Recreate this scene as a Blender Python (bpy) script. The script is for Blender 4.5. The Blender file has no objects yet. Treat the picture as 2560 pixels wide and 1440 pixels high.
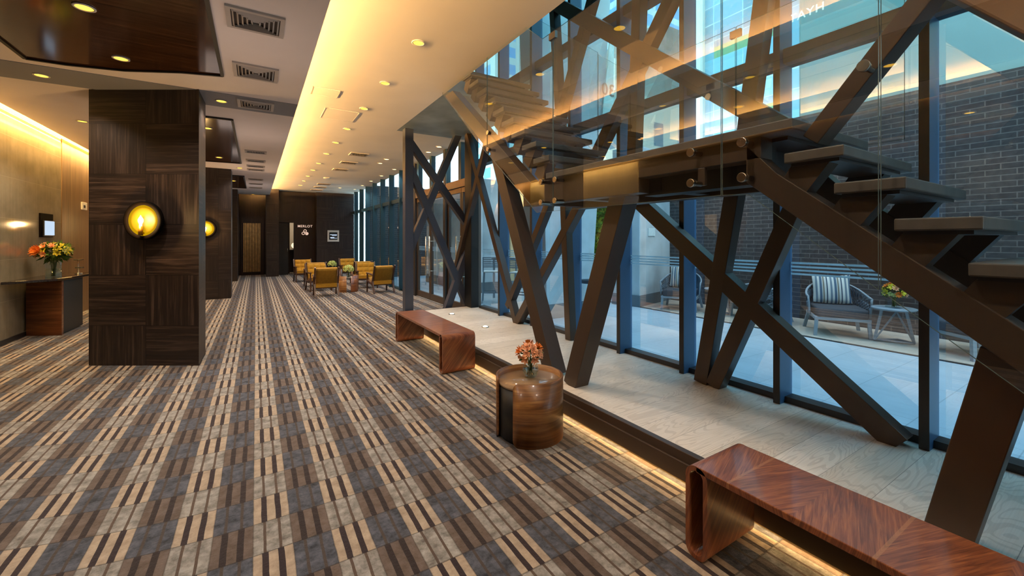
import bpy, bmesh, math, random
from mathutils import Vector, Matrix
random.seed(7)
PI = math.pi
scn = bpy.context.scene
COL = scn.collection
# ------------------------------------------------------------------ camera
F = 1034.0; EYE = 1.55
TH = math.atan(640 / F); S_, C_ = math.sin(TH), math.cos(TH)
cd = bpy.data.cameras.new('camera'); cam = bpy.data.objects.new('camera', cd); COL.objects.link(cam)
cd.sensor_width = 36; cd.lens = F / 2560 * 36; cd.shift_y = -122 / 2560
cd.clip_start = .02; cd.clip_end = 300
cam.location = (0, 0, EYE); cam.rotation_euler = (PI / 2, 0, -TH)
scn.camera = cam
# ------------------------------------------------------------------ materials
def lin(c):
    return tuple(((v / 12.92) if v <= .04045 else ((v + .055) / 1.055) ** 2.4) for v in c)
def hexc(h):
    return lin(tuple(int(h[i:i + 2], 16) / 255 for i in (0, 2, 4)))
class NT:
    def __init__(s, name):
        s.m = bpy.data.materials.new(name); s.m.use_nodes = True
        s.t = s.m.node_tree; s.t.nodes.clear()
        s.out = s.n('ShaderNodeOutputMaterial')
    def n(s, typ, **kw):
        nd = s.t.nodes.new(typ)
        for k, v in kw.items(): setattr(nd, k, v)
        return nd
    def l(s, a, b): s.t.links.new(a, b)
    def put(s, sock, v):
        if hasattr(v, 'is_linked') or isinstance(v, bpy.types.NodeSocket): s.l(v, sock)
        else: sock.default_value = v
    def math(s, op, a, b=0.0, c=None):
        nd = s.n('ShaderNodeMath', operation=op)
        s.put(nd.inputs[0], a); s.put(nd.inputs[1], b)
        if c is not None: s.put(nd.inputs[2], c)
        return nd.outputs[0]
    def mix(s, f, a, b, mode='MIX'):
        nd = s.n('ShaderNodeMix', data_type='RGBA', blend_type=mode)
        s.put(nd.inputs[0], f)
        for i, v in ((6, a), (7, b)):
            if isinstance(v, tuple): v = tuple(v[:3]) + (1,)
            s.put(nd.inputs[i], v)
        return nd.outputs[2]
    def comb(s, x, y, z=0.0):
        nd = s.n('ShaderNodeCombineXYZ')
        s.put(nd.inputs[0], x); s.put(nd.inputs[1], y); s.put(nd.inputs[2], z)
        return nd.outputs[0]
    def sep(s, v):
        nd = s.n('ShaderNodeSeparateXYZ'); s.l(v, nd.inputs[0]); return nd.outputs
    def uv(s):
        return s.n('ShaderNodeTexCoord').outputs['UV']
    def obj(s):
        return s.n('ShaderNodeTexCoord').outputs['Object']
    def noise(s, vec, scale, detail=3, rough=.5, dist=0.0):
        nd = s.n('ShaderNodeTexNoise'); s.l(vec, nd.inputs['Vector'])
        nd.inputs['Scale'].default_value = scale; nd.inputs['Detail'].default_value = detail
        nd.inputs['Roughness'].default_value = rough; nd.inputs['Distortion'].default_value = dist
        return nd.outputs['Fac']
    def ramp(s, f, stops):
        nd = s.n('ShaderNodeValToRGB'); s.put(nd.inputs[0], f)
        e = nd.color_ramp.elements
        while len(e) < len(stops): e.new(.5)
        for i, (p, c) in enumerate(stops):
            e[i].position = p; e[i].color = tuple(c[:3]) + (1,)
        return nd.outputs[0]
    def bsdf(s, color, rough=.5, metal=0.0, spec=.5, bump=None, bstr=.2, bdist=.01, coat=0.0, emit=None, estr=0.0, sheen=0.0, trans=0.0):
        b = s.n('ShaderNodeBsdfPrincipled')
        s.put(b.inputs['Base Color'], tuple(color[:3]) + (1,) if isinstance(color, tuple) else color)
        s.put(b.inputs['Roughness'], rough); s.put(b.inputs['Metallic'], metal)
        b.inputs['Specular IOR Level'].default_value = spec
        b.inputs['Coat Weight'].default_value = coat; b.inputs['Coat Roughness'].default_value = .08
        b.inputs['Sheen Weight'].default_value = sheen
        b.inputs['Transmission Weight'].default_value = trans
        if emit is not None:
            s.put(b.inputs['Emission Color'], tuple(emit[:3]) + (1,) if isinstance(emit, tuple) else emit)
            b.inputs['Emission Strength'].default_value = estr
        if bump is not None:
            bn = s.n('ShaderNodeBump'); bn.inputs['Strength'].default_value = bstr; bn.inputs['Distance'].default_value = bdist
            s.l(bump, bn.inputs['Height']); s.l(bn.outputs[0], b.inputs['Normal'])
        s.l(b.outputs[0], s.out.inputs[0]); return s.m
def plain(name, c, rough=.5, metal=0.0, spec=.5, var=.12, scale=6, coat=0.0, sheen=0.0, bstr=0.0, bscale=80):
    t = NT(name); o = t.obj()
    f = t.noise(o, scale, 3)
    lo = tuple(v * (1 - var) for v in c); hi = tuple(min(1, v * (1 + var)) for v in c)
    col = t.ramp(f, [(.3, lo), (.7, hi)])
    bump = t.noise(o, bscale, 2) if bstr > 0 else None
    return t.bsdf(col, rough, metal, spec, bump, bstr, .004, coat=coat, sheen=sheen)
def emis(name, c, st, base=(.8, .8, .8)):
    t = NT(name); f = t.noise(t.obj(), 9, 1)
    col = t.ramp(f, [(.2, tuple(v * .96 for v in c)), (.8, c)])
    e = t.n('ShaderNodeEmission'); t.l(col, e.inputs[0]); e.inputs[1].default_value = st
    t.l(e.outputs[0], t.out.inputs[0]); return t.m
def woodmat(name, dark, mid, light, rough=.35, across=28, along=1.6, coat=0.0, swap=False, src='uv', spec=.5, checker=None, seamdark=.35):
    t = NT(name); x, y, z = t.sep(t.uv() if src == 'uv' else t.obj())[:3]
    tint = None; seam = None
    if checker:
        cw, ch, ou, ov = checker
        a = t.math('DIVIDE', t.math('ADD', x, ou), cw); b = t.math('DIVIDE', t.math('ADD', y, ov), ch)
        ia = t.math('FLOOR', a); ib = t.math('FLOOR', b)
        par = t.math('ABSOLUTE', t.math('MODULO', t.math('ADD', ia, ib), 2.0))
        inv = t.math('SUBTRACT', 1.0, par)
        u2 = t.math('ADD', t.math('MULTIPLY', x, par), t.math('MULTIPLY', y, inv))
        v2 = t.math('ADD', t.math('MULTIPLY', y, par), t.math('MULTIPLY', x, inv))
        x, y = u2, t.math('ADD', v2, t.math('MULTIPLY', t.math('ADD', ia, t.math('MULTIPLY', ib, 3.0)), 5.37))
        fa = t.math('ABSOLUTE', t.math('SUBTRACT', t.math('FRACT', a), .5)); fb = t.math('ABSOLUTE', t.math('SUBTRACT', t.math('FRACT', b), .5))
        seam = t.math('GREATER_THAN', t.math('MAXIMUM', fa, fb), .494)
    if swap: x, y = y, x
    vec = t.comb(t.math('MULTIPLY', x, along), t.math('MULTIPLY', y, across), 0.0)
    f1 = t.noise(vec, 1.0, 5, .6, .6)
    vec2 = t.comb(t.math('MULTIPLY', x, along * 2.4), t.math('MULTIPLY', y, across * 4.5), 3.0)
    f2 = t.noise(vec2, 1.0, 3, .6, .2)
    vec3 = t.comb(t.math('MULTIPLY', x, .25), t.math('MULTIPLY', y, 7.0), 9.0)
    f3 = t.noise(vec3, 1.0, 1)
    f = t.math('ADD', t.math('MULTIPLY', f1, .55), t.math('ADD', t.math('MULTIPLY', f2, .25), t.math('MULTIPLY', f3, .2)))
    col = t.ramp(f, [(.34, dark), (.5, mid), (.66, light)])
    if seam is not None: col = t.mix(t.math('MULTIPLY', seam, .8), col, tuple(v * .25 for v in dark))
    return t.bsdf(col, rough, 0, spec, f2, .15, .003, coat=coat)
def glassmat(name, tint=(.93, .98, .97), k=1.0, f0=.045):
    t = NT(name)
    g = t.n('ShaderNodeNewGeometry')
    dp = t.n('ShaderNodeVectorMath', operation='DOT_PRODUCT'); t.l(g.outputs['Normal'], dp.inputs[0]); t.l(g.outputs['Incoming'], dp.inputs[1])
    c = t.math('SUBTRACT', 1.0, t.math('ABSOLUTE', dp.outputs['Value']))
    fr = t.math('ADD', f0 * k, t.math('MULTIPLY', t.math('POWER', c, 5.0), (1 - f0)))
    tr = t.n('ShaderNodeBsdfTransparent')
    nz = t.noise(t.obj(), .7, 1)
    t.l(t.ramp(nz, [(.2, tint), (.8, tuple(min(1, v * 1.01) for v in tint))]), tr.inputs[0])
    gl = t.n('ShaderNodeBsdfGlossy'); gl.inputs['Roughness'].default_value = 0.0; gl.inputs[0].default_value = (1, 1, 1, 1)
    mx = t.n('ShaderNodeMixShader'); t.l(fr, mx.inputs[0]); t.l(tr.outputs[0], mx.inputs[1]); t.l(gl.outputs[0], mx.inputs[2])
    t.l(mx.outputs[0], t.out.inputs[0]); return t.m
def brickmat(name, c1, c2, mortar, su=.3, sv=.085):
    t = NT(name); uv = t.uv()
    b = t.n('ShaderNodeTexBrick'); t.l(uv, b.inputs['Vector'])
    b.inputs['Color1'].default_value = c1 + (1,); b.inputs['Color2'].default_value = c2 + (1,); b.inputs['Mortar'].default_value = mortar + (1,)
    b.inputs['Scale'].default_value = 1.0; b.inputs['Brick Width'].default_value = su; b.inputs['Row Height'].default_value = sv
    b.inputs['Mortar Size'].default_value = .007; b.inputs['Bias'].default_value = -.1
    f = t.noise(uv, 14, 4); col = t.mix(.35, b.outputs[0], t.ramp(f, [(.3, tuple(v * .5 for v in c1)), (.7, tuple(v * 1.5 for v in c2))]))
    inv = t.math('SUBTRACT', 1.0, b.outputs['Fac'])
    return t.bsdf(col, .75, 0, .3, inv, .5, .008)

# carpet: striped columns along the hall, alternating rows
def carpet():
    t = NT('carpet_pile'); o = t.obj(); x, y, z = t.sep(o)[:3]
    mn = t.math('MINIMUM', x, 0.0)
    v = t.math('SUBTRACT', y, t.math('MULTIPLY', t.math('MULTIPLY', mn, mn), .16))
    wob = t.math('MULTIPLY', t.math('SUBTRACT', t.noise(o, 9, 2), .5), .006)
    xx = t.math('ADD', x, wob)
    fx = t.math('FRACT', t.math('ADD', t.math('DIVIDE', t.math('ADD', xx, .012), .352), 40.0))
    light = t.math('LESS_THAN', fx, .49)
    sL = t.math('DIVIDE', fx, .49); sD = t.math('DIVIDE', t.math('SUBTRACT', fx, .49), .51)
    s = t.math('ADD', t.math('MULTIPLY', sL, light), t.math('MULTIPLY', sD, t.math('SUBTRACT', 1.0, light)))
    rv = t.math('ADD', t.math('DIVIDE', t.math('SUBTRACT', v, 2.641), .26), 40.0)
    fr = t.math('FRACT', rv); row = t.math('MODULO', t.math('FLOOR', rv), 2.0)     # 0 cream row, 1 grey row
    rowA = t.math('LESS_THAN', row, .5)
    # broad dark stripe where light==rowA
    same = t.math('SUBTRACT', 1.0, t.math('ABSOLUTE', t.math('SUBTRACT', light, rowA)))
    hw = t.math('ADD', .038, t.math('MULTIPLY', same, .042))
    d1 = t.math('ABSOLUTE', t.math('SUBTRACT', s, .3)); d2 = t.math('ABSOLUTE', t.math('SUBTRACT', s, .695))
    line = t.math('LESS_THAN', t.math('MINIMUM', d1, d2), hw)
    mot = t.ramp(t.noise(o, 14, 5, .7), [(.32, (0, 0, 0)), (.68, (1, 1, 1))]); fine = t.noise(o, 320, 2); big = t.noise(o, .9, 2)
    cream = t.mix(mot, hexc('8f7e6c'), hexc('b8a590')); creamL = hexc('33282a')
    taupe = t.mix(mot, hexc('5f5953'), hexc('a9a49d')); taupeL = hexc('57473d')
    blue = t.mix(mot, hexc('27292f'), hexc('62646e')); blueL = hexc('4a3f39')
    brown = t.mix(mot, hexc('53453b'), hexc('71625a')); brownL = hexc('322827')
    A = t.mix(light, t.mix(line, blue, blueL), t.mix(line, cream, creamL))
    B = t.mix(light, t.mix(line, brown, brownL), t.mix(line, taupe, taupeL))
    col = t.mix(rowA, B, A)
    edge = t.math('LESS_THAN', t.math('MINIMUM', fr, t.math('SUBTRACT', 1.0, fr)), .016)
    ed2 = t.math('LESS_THAN', t.math('MINIMUM', t.math('MINIMUM', s, t.math('SUBTRACT', 1.0, s)), 1.0), .02)
    em = t.math('MULTIPLY', t.math('MAXIMUM', edge, t.math('MULTIPLY', ed2, .6)), .55)
    col = t.mix(em, col, hexc('2a211d'))
    col = t.mix(t.math('MULTIPLY', fine, .35), col, (.0, .0, .0))
    h = t.math('ADD', t.math('MULTIPLY', fine, .5), t.math('SUBTRACT', mot, t.math('MULTIPLY', line, .8)))
    h = t.math('SUBTRACT', h, t.math('MULTIPLY', edge, 1.5))
    return t.bsdf(col, .95, 0, .1, h, .45, .006, sheen=.15)

def bookmatch(name):     # walnut veneer, mirrored chevron leaves along the bench
    t = NT(name); x, y, z = t.sep(t.obj())[:3]
    p = t.math('DIVIDE', y, .52)
    s = t.math('ABSOLUTE', t.math('SUBTRACT', t.math('FRACT', t.math('ADD', p, 20.0)), .5))
    s2 = t.math('MULTIPLY', s, 1.04)
    q = t.math('ADD', t.math('MULTIPLY', s2, .9), t.math('MULTIPLY', x, -.62))
    q = t.math('ADD', q, t.math('MULTIPLY', z, .5))
    w = t.math('ADD', x, t.math('MULTIPLY', s2, .6))
    f1 = t.noise(t.comb(t.math('MULTIPLY', q, 26.0), t.math('MULTIPLY', w, 2.2), 0.0), 1.0, 4, .6, 1.2)
    f2 = t.noise(t.comb(t.math('MULTIPLY', q, 130.0), t.math('MULTIPLY', w, 5.0), 2.0), 1.0, 3, .6, .3)
    f = t.math('ADD', t.math('MULTIPLY', f1, .65), t.math('MULTIPLY', f2, .35))
    col = t.ramp(f, [(.33, hexc('4d2a1c')), (.5, hexc('7c482f')), (.67, hexc('a4683f'))])
    seam = t.math('MULTIPLY', t.math('LESS_THAN', s, .012), .35)
    col = t.mix(seam, col, hexc('b98a5e'))
    return t.bsdf(col, .3, 0, .45, f2, .05, .002, coat=.25)
def oakfloor():
    t = NT('oak_floor'); x, y, z = t.sep(t.obj())[:3]
    yy = t.math('DIVIDE', y, .24); iy = t.math('FLOOR', yy)
    off = t.math('MULTIPLY', iy, 7.31)
    w = t.noise(t.comb(t.math('MULTIPLY', t.math('ADD', x, off), .9), t.math('MULTIPLY', y, 5.0), 0.0), 1.0, 2, .5, .8)
    rings = t.math('SINE', t.math('MULTIPLY', t.math('ADD', t.math('MULTIPLY', w, 1.0), t.math('MULTIPLY', y, .25)), 150.0))
    fine = t.noise(t.comb(t.math('MULTIPLY', x, 3.0), t.math('MULTIPLY', y, 130.0), iy), 1.0, 4, .6)
    tone = t.noise(t.comb(off, iy, 0.0), 1.3, 0)
    base = t.ramp(t.math('ADD', t.math('MULTIPLY', fine, .5), t.math('MULTIPLY', tone, .5)), [(.3, hexc('cfc2b0')), (.7, hexc('eae0d2'))])
    rg = t.math('MULTIPLY', t.math('GREATER_THAN', rings, .55), .22)
    col = t.mix(rg, base, hexc('8d7a64'))
    vor = t.n('ShaderNodeTexVoronoi'); t.l(t.comb(t.math('MULTIPLY', x, 1.1), t.math('MULTIPLY', y, 2.4), 0.0), vor.inputs['Vector']); vor.inputs['Scale'].default_value = 1.4
    col = t.mix(t.math('MULTIPLY', t.math('LESS_THAN', vor.outputs['Distance'], .035), .75), col, hexc('4b3a2c'))
    seam = t.math('LESS_THAN', t.math('FRACT', yy), .012)
    col = t.mix(t.math('MULTIPLY', seam, .6), col, hexc('4b3d31'))
    return t.bsdf(col, .42, 0, .4, fine, .08, .002)
def tiles(name, c1, c2, tw, th, line, rough=.35, lw=.006, spec=.5, linec=None):
    t = NT(name); x, y, z = t.sep(t.uv())[:3]
    a = t.math('DIVIDE', x, tw); b = t.math('DIVIDE', y, th)
    ia, ib = t.math('FLOOR', a), t.math('FLOOR', b)
    mot = t.noise(t.uv(), 2.3, 5, .6); mot2 = t.noise(t.comb(t.math('MULTIPLY', x, 18.0), t.math('MULTIPLY', y, .8), 0.0), 1, 3)
    r = t.noise(t.comb(t.math('MULTIPLY', ia, 3.7), t.math('MULTIPLY', ib, 5.1), 0.0), 1.0, 0)
    f = t.math('ADD', t.math('MULTIPLY', mot, .5), t.math('ADD', t.math('MULTIPLY', r, .3), t.math('MULTIPLY', mot2, .2)))
    col = t.ramp(f, [(.35, c1), (.65, c2)])
    fa = t.math('LESS_THAN', t.math('FRACT', a), lw / tw); fb = t.math('LESS_THAN', t.math('FRACT', b), lw / th)
    ln = t.math('MAXIMUM', fa, fb)
    col = t.mix(t.math('MULTIPLY', ln, line), col, linec if linec else tuple(v * .4 for v in c1))
    return t.bsdf(col, rough, 0, spec)
def stripes(name, cols, period, axis=0, rough=.8):
    t = NT(name); c = t.sep(t.obj())[axis]
    f = t.math('FRACT', t.math('ADD', t.math('DIVIDE', c, period), 20.0))
    nd = t.n('ShaderNodeValToRGB'); t.l(f, nd.inputs[0]); nd.color_ramp.interpolation = 'CONSTANT'
    e = nd.color_ramp.elements
    while len(e) < len(cols): e.new(.5)
    for i, (p, k) in enumerate(cols): e[i].position = p; e[i].color = k + (1,)
    return t.bsdf(nd.outputs[0], rough, 0, .2, t.noise(t.obj(), 200, 2), .2, .002)
def facade(name, wall, glass, wu, wv, fu, fv, band=None, emit=0.0):
    t = NT(name); x, y, z = t.sep(t.uv())[:3]
    a = t.math('DIVIDE', x, wu); b = t.math('DIVIDE', y, wv)
    m = t.math('MULTIPLY', t.math('GREATER_THAN', t.math('FRACT', a), fu), t.math('GREATER_THAN', t.math('FRACT', b), fv))
    r = t.noise(t.comb(t.math('MULTIPLY', t.math('FLOOR', a), 2.7), t.math('MULTIPLY', t.math('FLOOR', b), 3.9), 0.0), 1.0, 0)
    g = t.ramp(r, [(.3, tuple(v * .75 for v in glass)), (.7, tuple(min(1, v * 1.25) for v in glass))])
    col = t.mix(m, wall, g)
    if band:
        bb = t.math('LESS_THAN', t.math('FRACT', t.math('DIVIDE', y, wv * 4)), .16)
        col = t.mix(bb, col, t.mix(t.math('GREATER_THAN', r, .5), band, glass))
    return t.bsdf(col, .35, 0, .4, emit=col if emit else None, estr=emit)  # optional emission adds daylight to the facade colour

M = {}
M['carpet'] = carpet(); M['oak'] = oakfloor(); M['book'] = bookmatch('walnut_veneer')
DK, MD, LT = hexc('1d130f'), hexc('3a2a22'), hexc('5d473a')
M['dark_check'] = woodmat('espresso_panels', DK, MD, LT, .4, 26, 1.4, checker=(.73, .62, 0.0, .13))
M['dark_check2'] = woodmat('espresso_panels_far', hexc('150f0d'), hexc('271d1a'), hexc('41352f'), .45, 24, 1.3, checker=(.75, .62, 0.0, .13))
M['dark_v'] = woodmat('espresso_vertical', hexc('140b08'), hexc('23130e'), hexc('331e16'), .4, 24, 1.2, swap=True)
M['brown_v'] = woodmat('brown_vertical', hexc('4e3a27'), hexc('735637'), hexc('8f7049'), .45, 30, .8, swap=True)
M['walnut'] = woodmat('walnut_horizontal', hexc('3f2115'), hexc('6e4024'), hexc('96623a'), .3, 22, 1.3, coat=.2)
M['ceil_wood'] = woodmat('ceiling_gloss_wood', hexc('1c0e08'), hexc('2c170d'), hexc('3d2314'), .16, 14, .8, coat=.3)
M['steel'] = plain('bronze_steel', hexc('43352a'), .42, .0, .45, .1, 2.5, bstr=.03)
M['steel_daylit'] = plain('bronze_steel_daylit', hexc('3a3f4e'), .4, .0, .5, .1, 2.5)  # same steel, with blue daylight put into its colour
M['steel_dark'] = plain('dark_steel', hexc('2b2726'), .4, .0, .5, .1, 2.5)
M['mullion'] = plain('mullion_sky_tint', hexc('38597a'), .35, .0, .5, .08, 2)  # blue of the reflected sky put into the mullion colour
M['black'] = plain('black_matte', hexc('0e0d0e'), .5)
M['tread'] = plain('tread_stone', hexc('5a5551'), .5, 0, .4, .15, 12, bstr=.05, bscale=60)
M['soffit_grey'] = plain('soffit_grey', hexc('9aa5a2'), .35, .2, .5, .3, 2.2)
M['ceil'] = plain('ceiling_paint', hexc('efe3dc'), .8, 0, .2, .03, 1.5)
M['ceil_hi'] = plain('ceiling_paint_high', hexc('efe6d6'), .8, 0, .2, .03, 1.5)
M['ceil_strip'] = plain('ceiling_strip_grey', hexc('8f8e92'), .7, 0, .2, .03, 1.5)
M['white'] = plain('white_paint', hexc('d9d2c8'), .5, 0, .4, .03)
M['vent'] = plain('vent_metal', hexc('b9aea4'), .45, 0, .4, .05)
M['vent_dark'] = plain('vent_dark', hexc('3c322a'), .6, 0, .3, .1)
M['stone'] = tiles('stone_wall', hexc('857861'), hexc('a89a80'), 2.25, .62, .5, .07, .008, .6, hexc('b5a88c'))
M['concrete'] = plain('concrete', hexc('c0c8ca'), .8, 0, .2, .2, 1.6, bstr=.1, bscale=25)
M['concrete_warm_lit'] = plain('concrete_warm_lit', hexc('c9b083'), .8, 0, .2, .2, 1.6)  # concrete with warm lamp light put into the colour
M['concrete_base'] = plain('concrete_base', hexc('6b7377'), .7, 0, .2, .1, 3)
M['pave'] = tiles('terrace_tiles', hexc('b4bfc6'), hexc('cbd4d9'), 1.2, .6, .5, .3, .008, .5)
M['pave_warm'] = tiles('terrace_border', hexc('a79b8c'), hexc('c2b6a6'), 1.2, .6, .2, .5, .006, .4)
M['brick'] = brickmat('brick_wall', hexc('3b3536'), hexc('4a4443'), hexc('77706c'))
M['plaster'] = plain('pale_plaster', hexc('98b8b2'), .7, 0, .3, .08, .8)
M['glass'] = glassmat('curtain_glass', (.84, .94, .97), 6.0)
M['glass_up'] = glassmat('curtain_glass_upper', (.52, .87, .90), 9.0)
M['rail_glass'] = glassmat('rail_glass', (.94, .98, .97), 3.0)
M['clear'] = glassmat('vase_glass', (.86, .92, .9), 2.4)
def frost():
    t = NT('frosted_film'); c = t.ramp(t.noise(t.obj(), 5, 1), [(.2, hexc('d8e6ec')), (.8, hexc('eef6fa'))])
    a = t.n('ShaderNodeBsdfTranslucent'); b = t.n('ShaderNodeBsdfDiffuse'); t.l(c, a.inputs[0]); t.l(c, b.inputs[0])
    m = t.n('ShaderNodeMixShader'); m.inputs[0].default_value = .35; t.l(a.outputs[0], m.inputs[1]); t.l(b.outputs[0], m.inputs[2])
    t.l(m.outputs[0], t.out.inputs[0]); return t.m
M['frost'] = frost()
M['chrome'] = plain('brushed_chrome', hexc('c9bba8'), .22, 1.0, .5, .08, 20)
M['door_bronze'] = plain('door_bronze', hexc('6d5238'), .35, .3, .5, .1)
M['mustard'] = plain('mustard_fabric', hexc('a87a1e'), .85, 0, .2, .1, 30, sheen=.2, bstr=.15, bscale=300)
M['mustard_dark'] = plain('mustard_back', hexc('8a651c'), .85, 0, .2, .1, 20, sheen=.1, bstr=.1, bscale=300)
M['chair_wood'] = woodmat('chair_wood', hexc('2c1a12'), hexc('4a2f20'), hexc('68452e'), .4, 40, 3)
M['tab_top'] = plain('beige_glass_top', hexc('8d7358'), .08, 0, .6, .03)
M['grey_fab'] = plain('grey_outdoor_fabric', hexc('484a4f'), .9, 0, .1, .08, 40, bstr=.15, bscale=300)
M['out_metal'] = plain('grey_outdoor_metal', hexc('8a959d'), .5, .1, .4, .05)
M['rope'] = plain('grey_rope', hexc('626c75'), .9, 0, .1, .15, 60)
M['pillow'] = stripes('striped_pillow', [(0, hexc('c9c7bf')), (.14, hexc('4d6478')), (.3, hexc('bdbcb4')), (.36, hexc('7b7263')), (.46, hexc('c4c2ba')), (.6, hexc('33475a')), (.68, hexc('d0cdc4')), (.86, hexc('6d7c88'))], .2, 0)
M['leaf'] = plain('leaf_green', hexc('4d6a2a'), .5, 0, .3, .4, 40)
M['hedge'] = plain('hedge_green', hexc('5f7a1e'), .6, 0, .2, .6, 9, bstr=1.0, bscale=18)
M['stem'] = plain('stem_green', hexc('6b7a3a'), .5)
M['orange'] = plain('petal_orange', hexc('e8822e'), .6, 0, .2, .15, 30)
M['pink'] = plain('petal_pink', hexc('f2b48a'), .6, 0, .2, .15, 30)
M['yellow'] = plain('petal_yellow', hexc('d9c63a'), .6, 0, .2, .15, 30)
M['lime'] = plain('petal_lime', hexc('c2cc7e'), .6, 0, .2, .2, 30)
M['slat'] = plain('slat_wood', hexc('c09a62'), .45, 0, .3, .2, 8)
M['lamp'] = emis('downlight_glow', hexc('ffc23a'), 2.0)
M['lamp_far'] = emis('downlight_glow_pale', hexc('ffe2a0'), 2.0)
M['upward_glow'] = emis('uplight_glow', hexc('fff2d8'), 6.0)
M['amber'] = NT('amber_dish').bsdf(hexc('4a380c'), .5, .0, .2, emit=hexc('ffc408'), estr=.26)
M['bulb'] = emis('bulb_glow', hexc('fff6d8'), 8.0)
M['bulb_base'] = plain('brass', hexc('a67a2a'), .3, .8)
M['ring'] = plain('sconce_ring', hexc('0b0603'), .8, .0, .05, .2, 10)
M['screen'] = emis('screen_glow', hexc('cfe4fb'), .45)
M['led'] = emis('led_warm', hexc('ffb545'), 7.0)
M['signwhite'] = emis('sign_letters', hexc('f0c9b0'), .45)
M['letters'] = emis('white_letters_glow', hexc('f4f6f6'), 1.2)  # glow added so the shaded letters read white; they hold no lamp
M['dark_letters'] = plain('dark_letters', hexc('3c4a50'), .5, 0, .3, .02)
M['paper'] = plain('paper_notice', hexc('d8e6e6'), .7)
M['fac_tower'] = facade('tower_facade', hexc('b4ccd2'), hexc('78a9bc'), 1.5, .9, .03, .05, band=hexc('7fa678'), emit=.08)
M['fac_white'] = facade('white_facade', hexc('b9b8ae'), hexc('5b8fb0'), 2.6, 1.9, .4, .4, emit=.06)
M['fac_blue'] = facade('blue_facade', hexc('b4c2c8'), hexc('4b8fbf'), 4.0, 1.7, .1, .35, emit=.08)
M['slate'] = tiles('slate_roof', hexc('7d786f'), hexc('98928a'), .5, .3, .4, .8)
M['cream_wall'] = facade('cream_facade', hexc('b3ab99'), hexc('56666d'), 2.4, 3.0, .62, .5, emit=.04)

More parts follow.
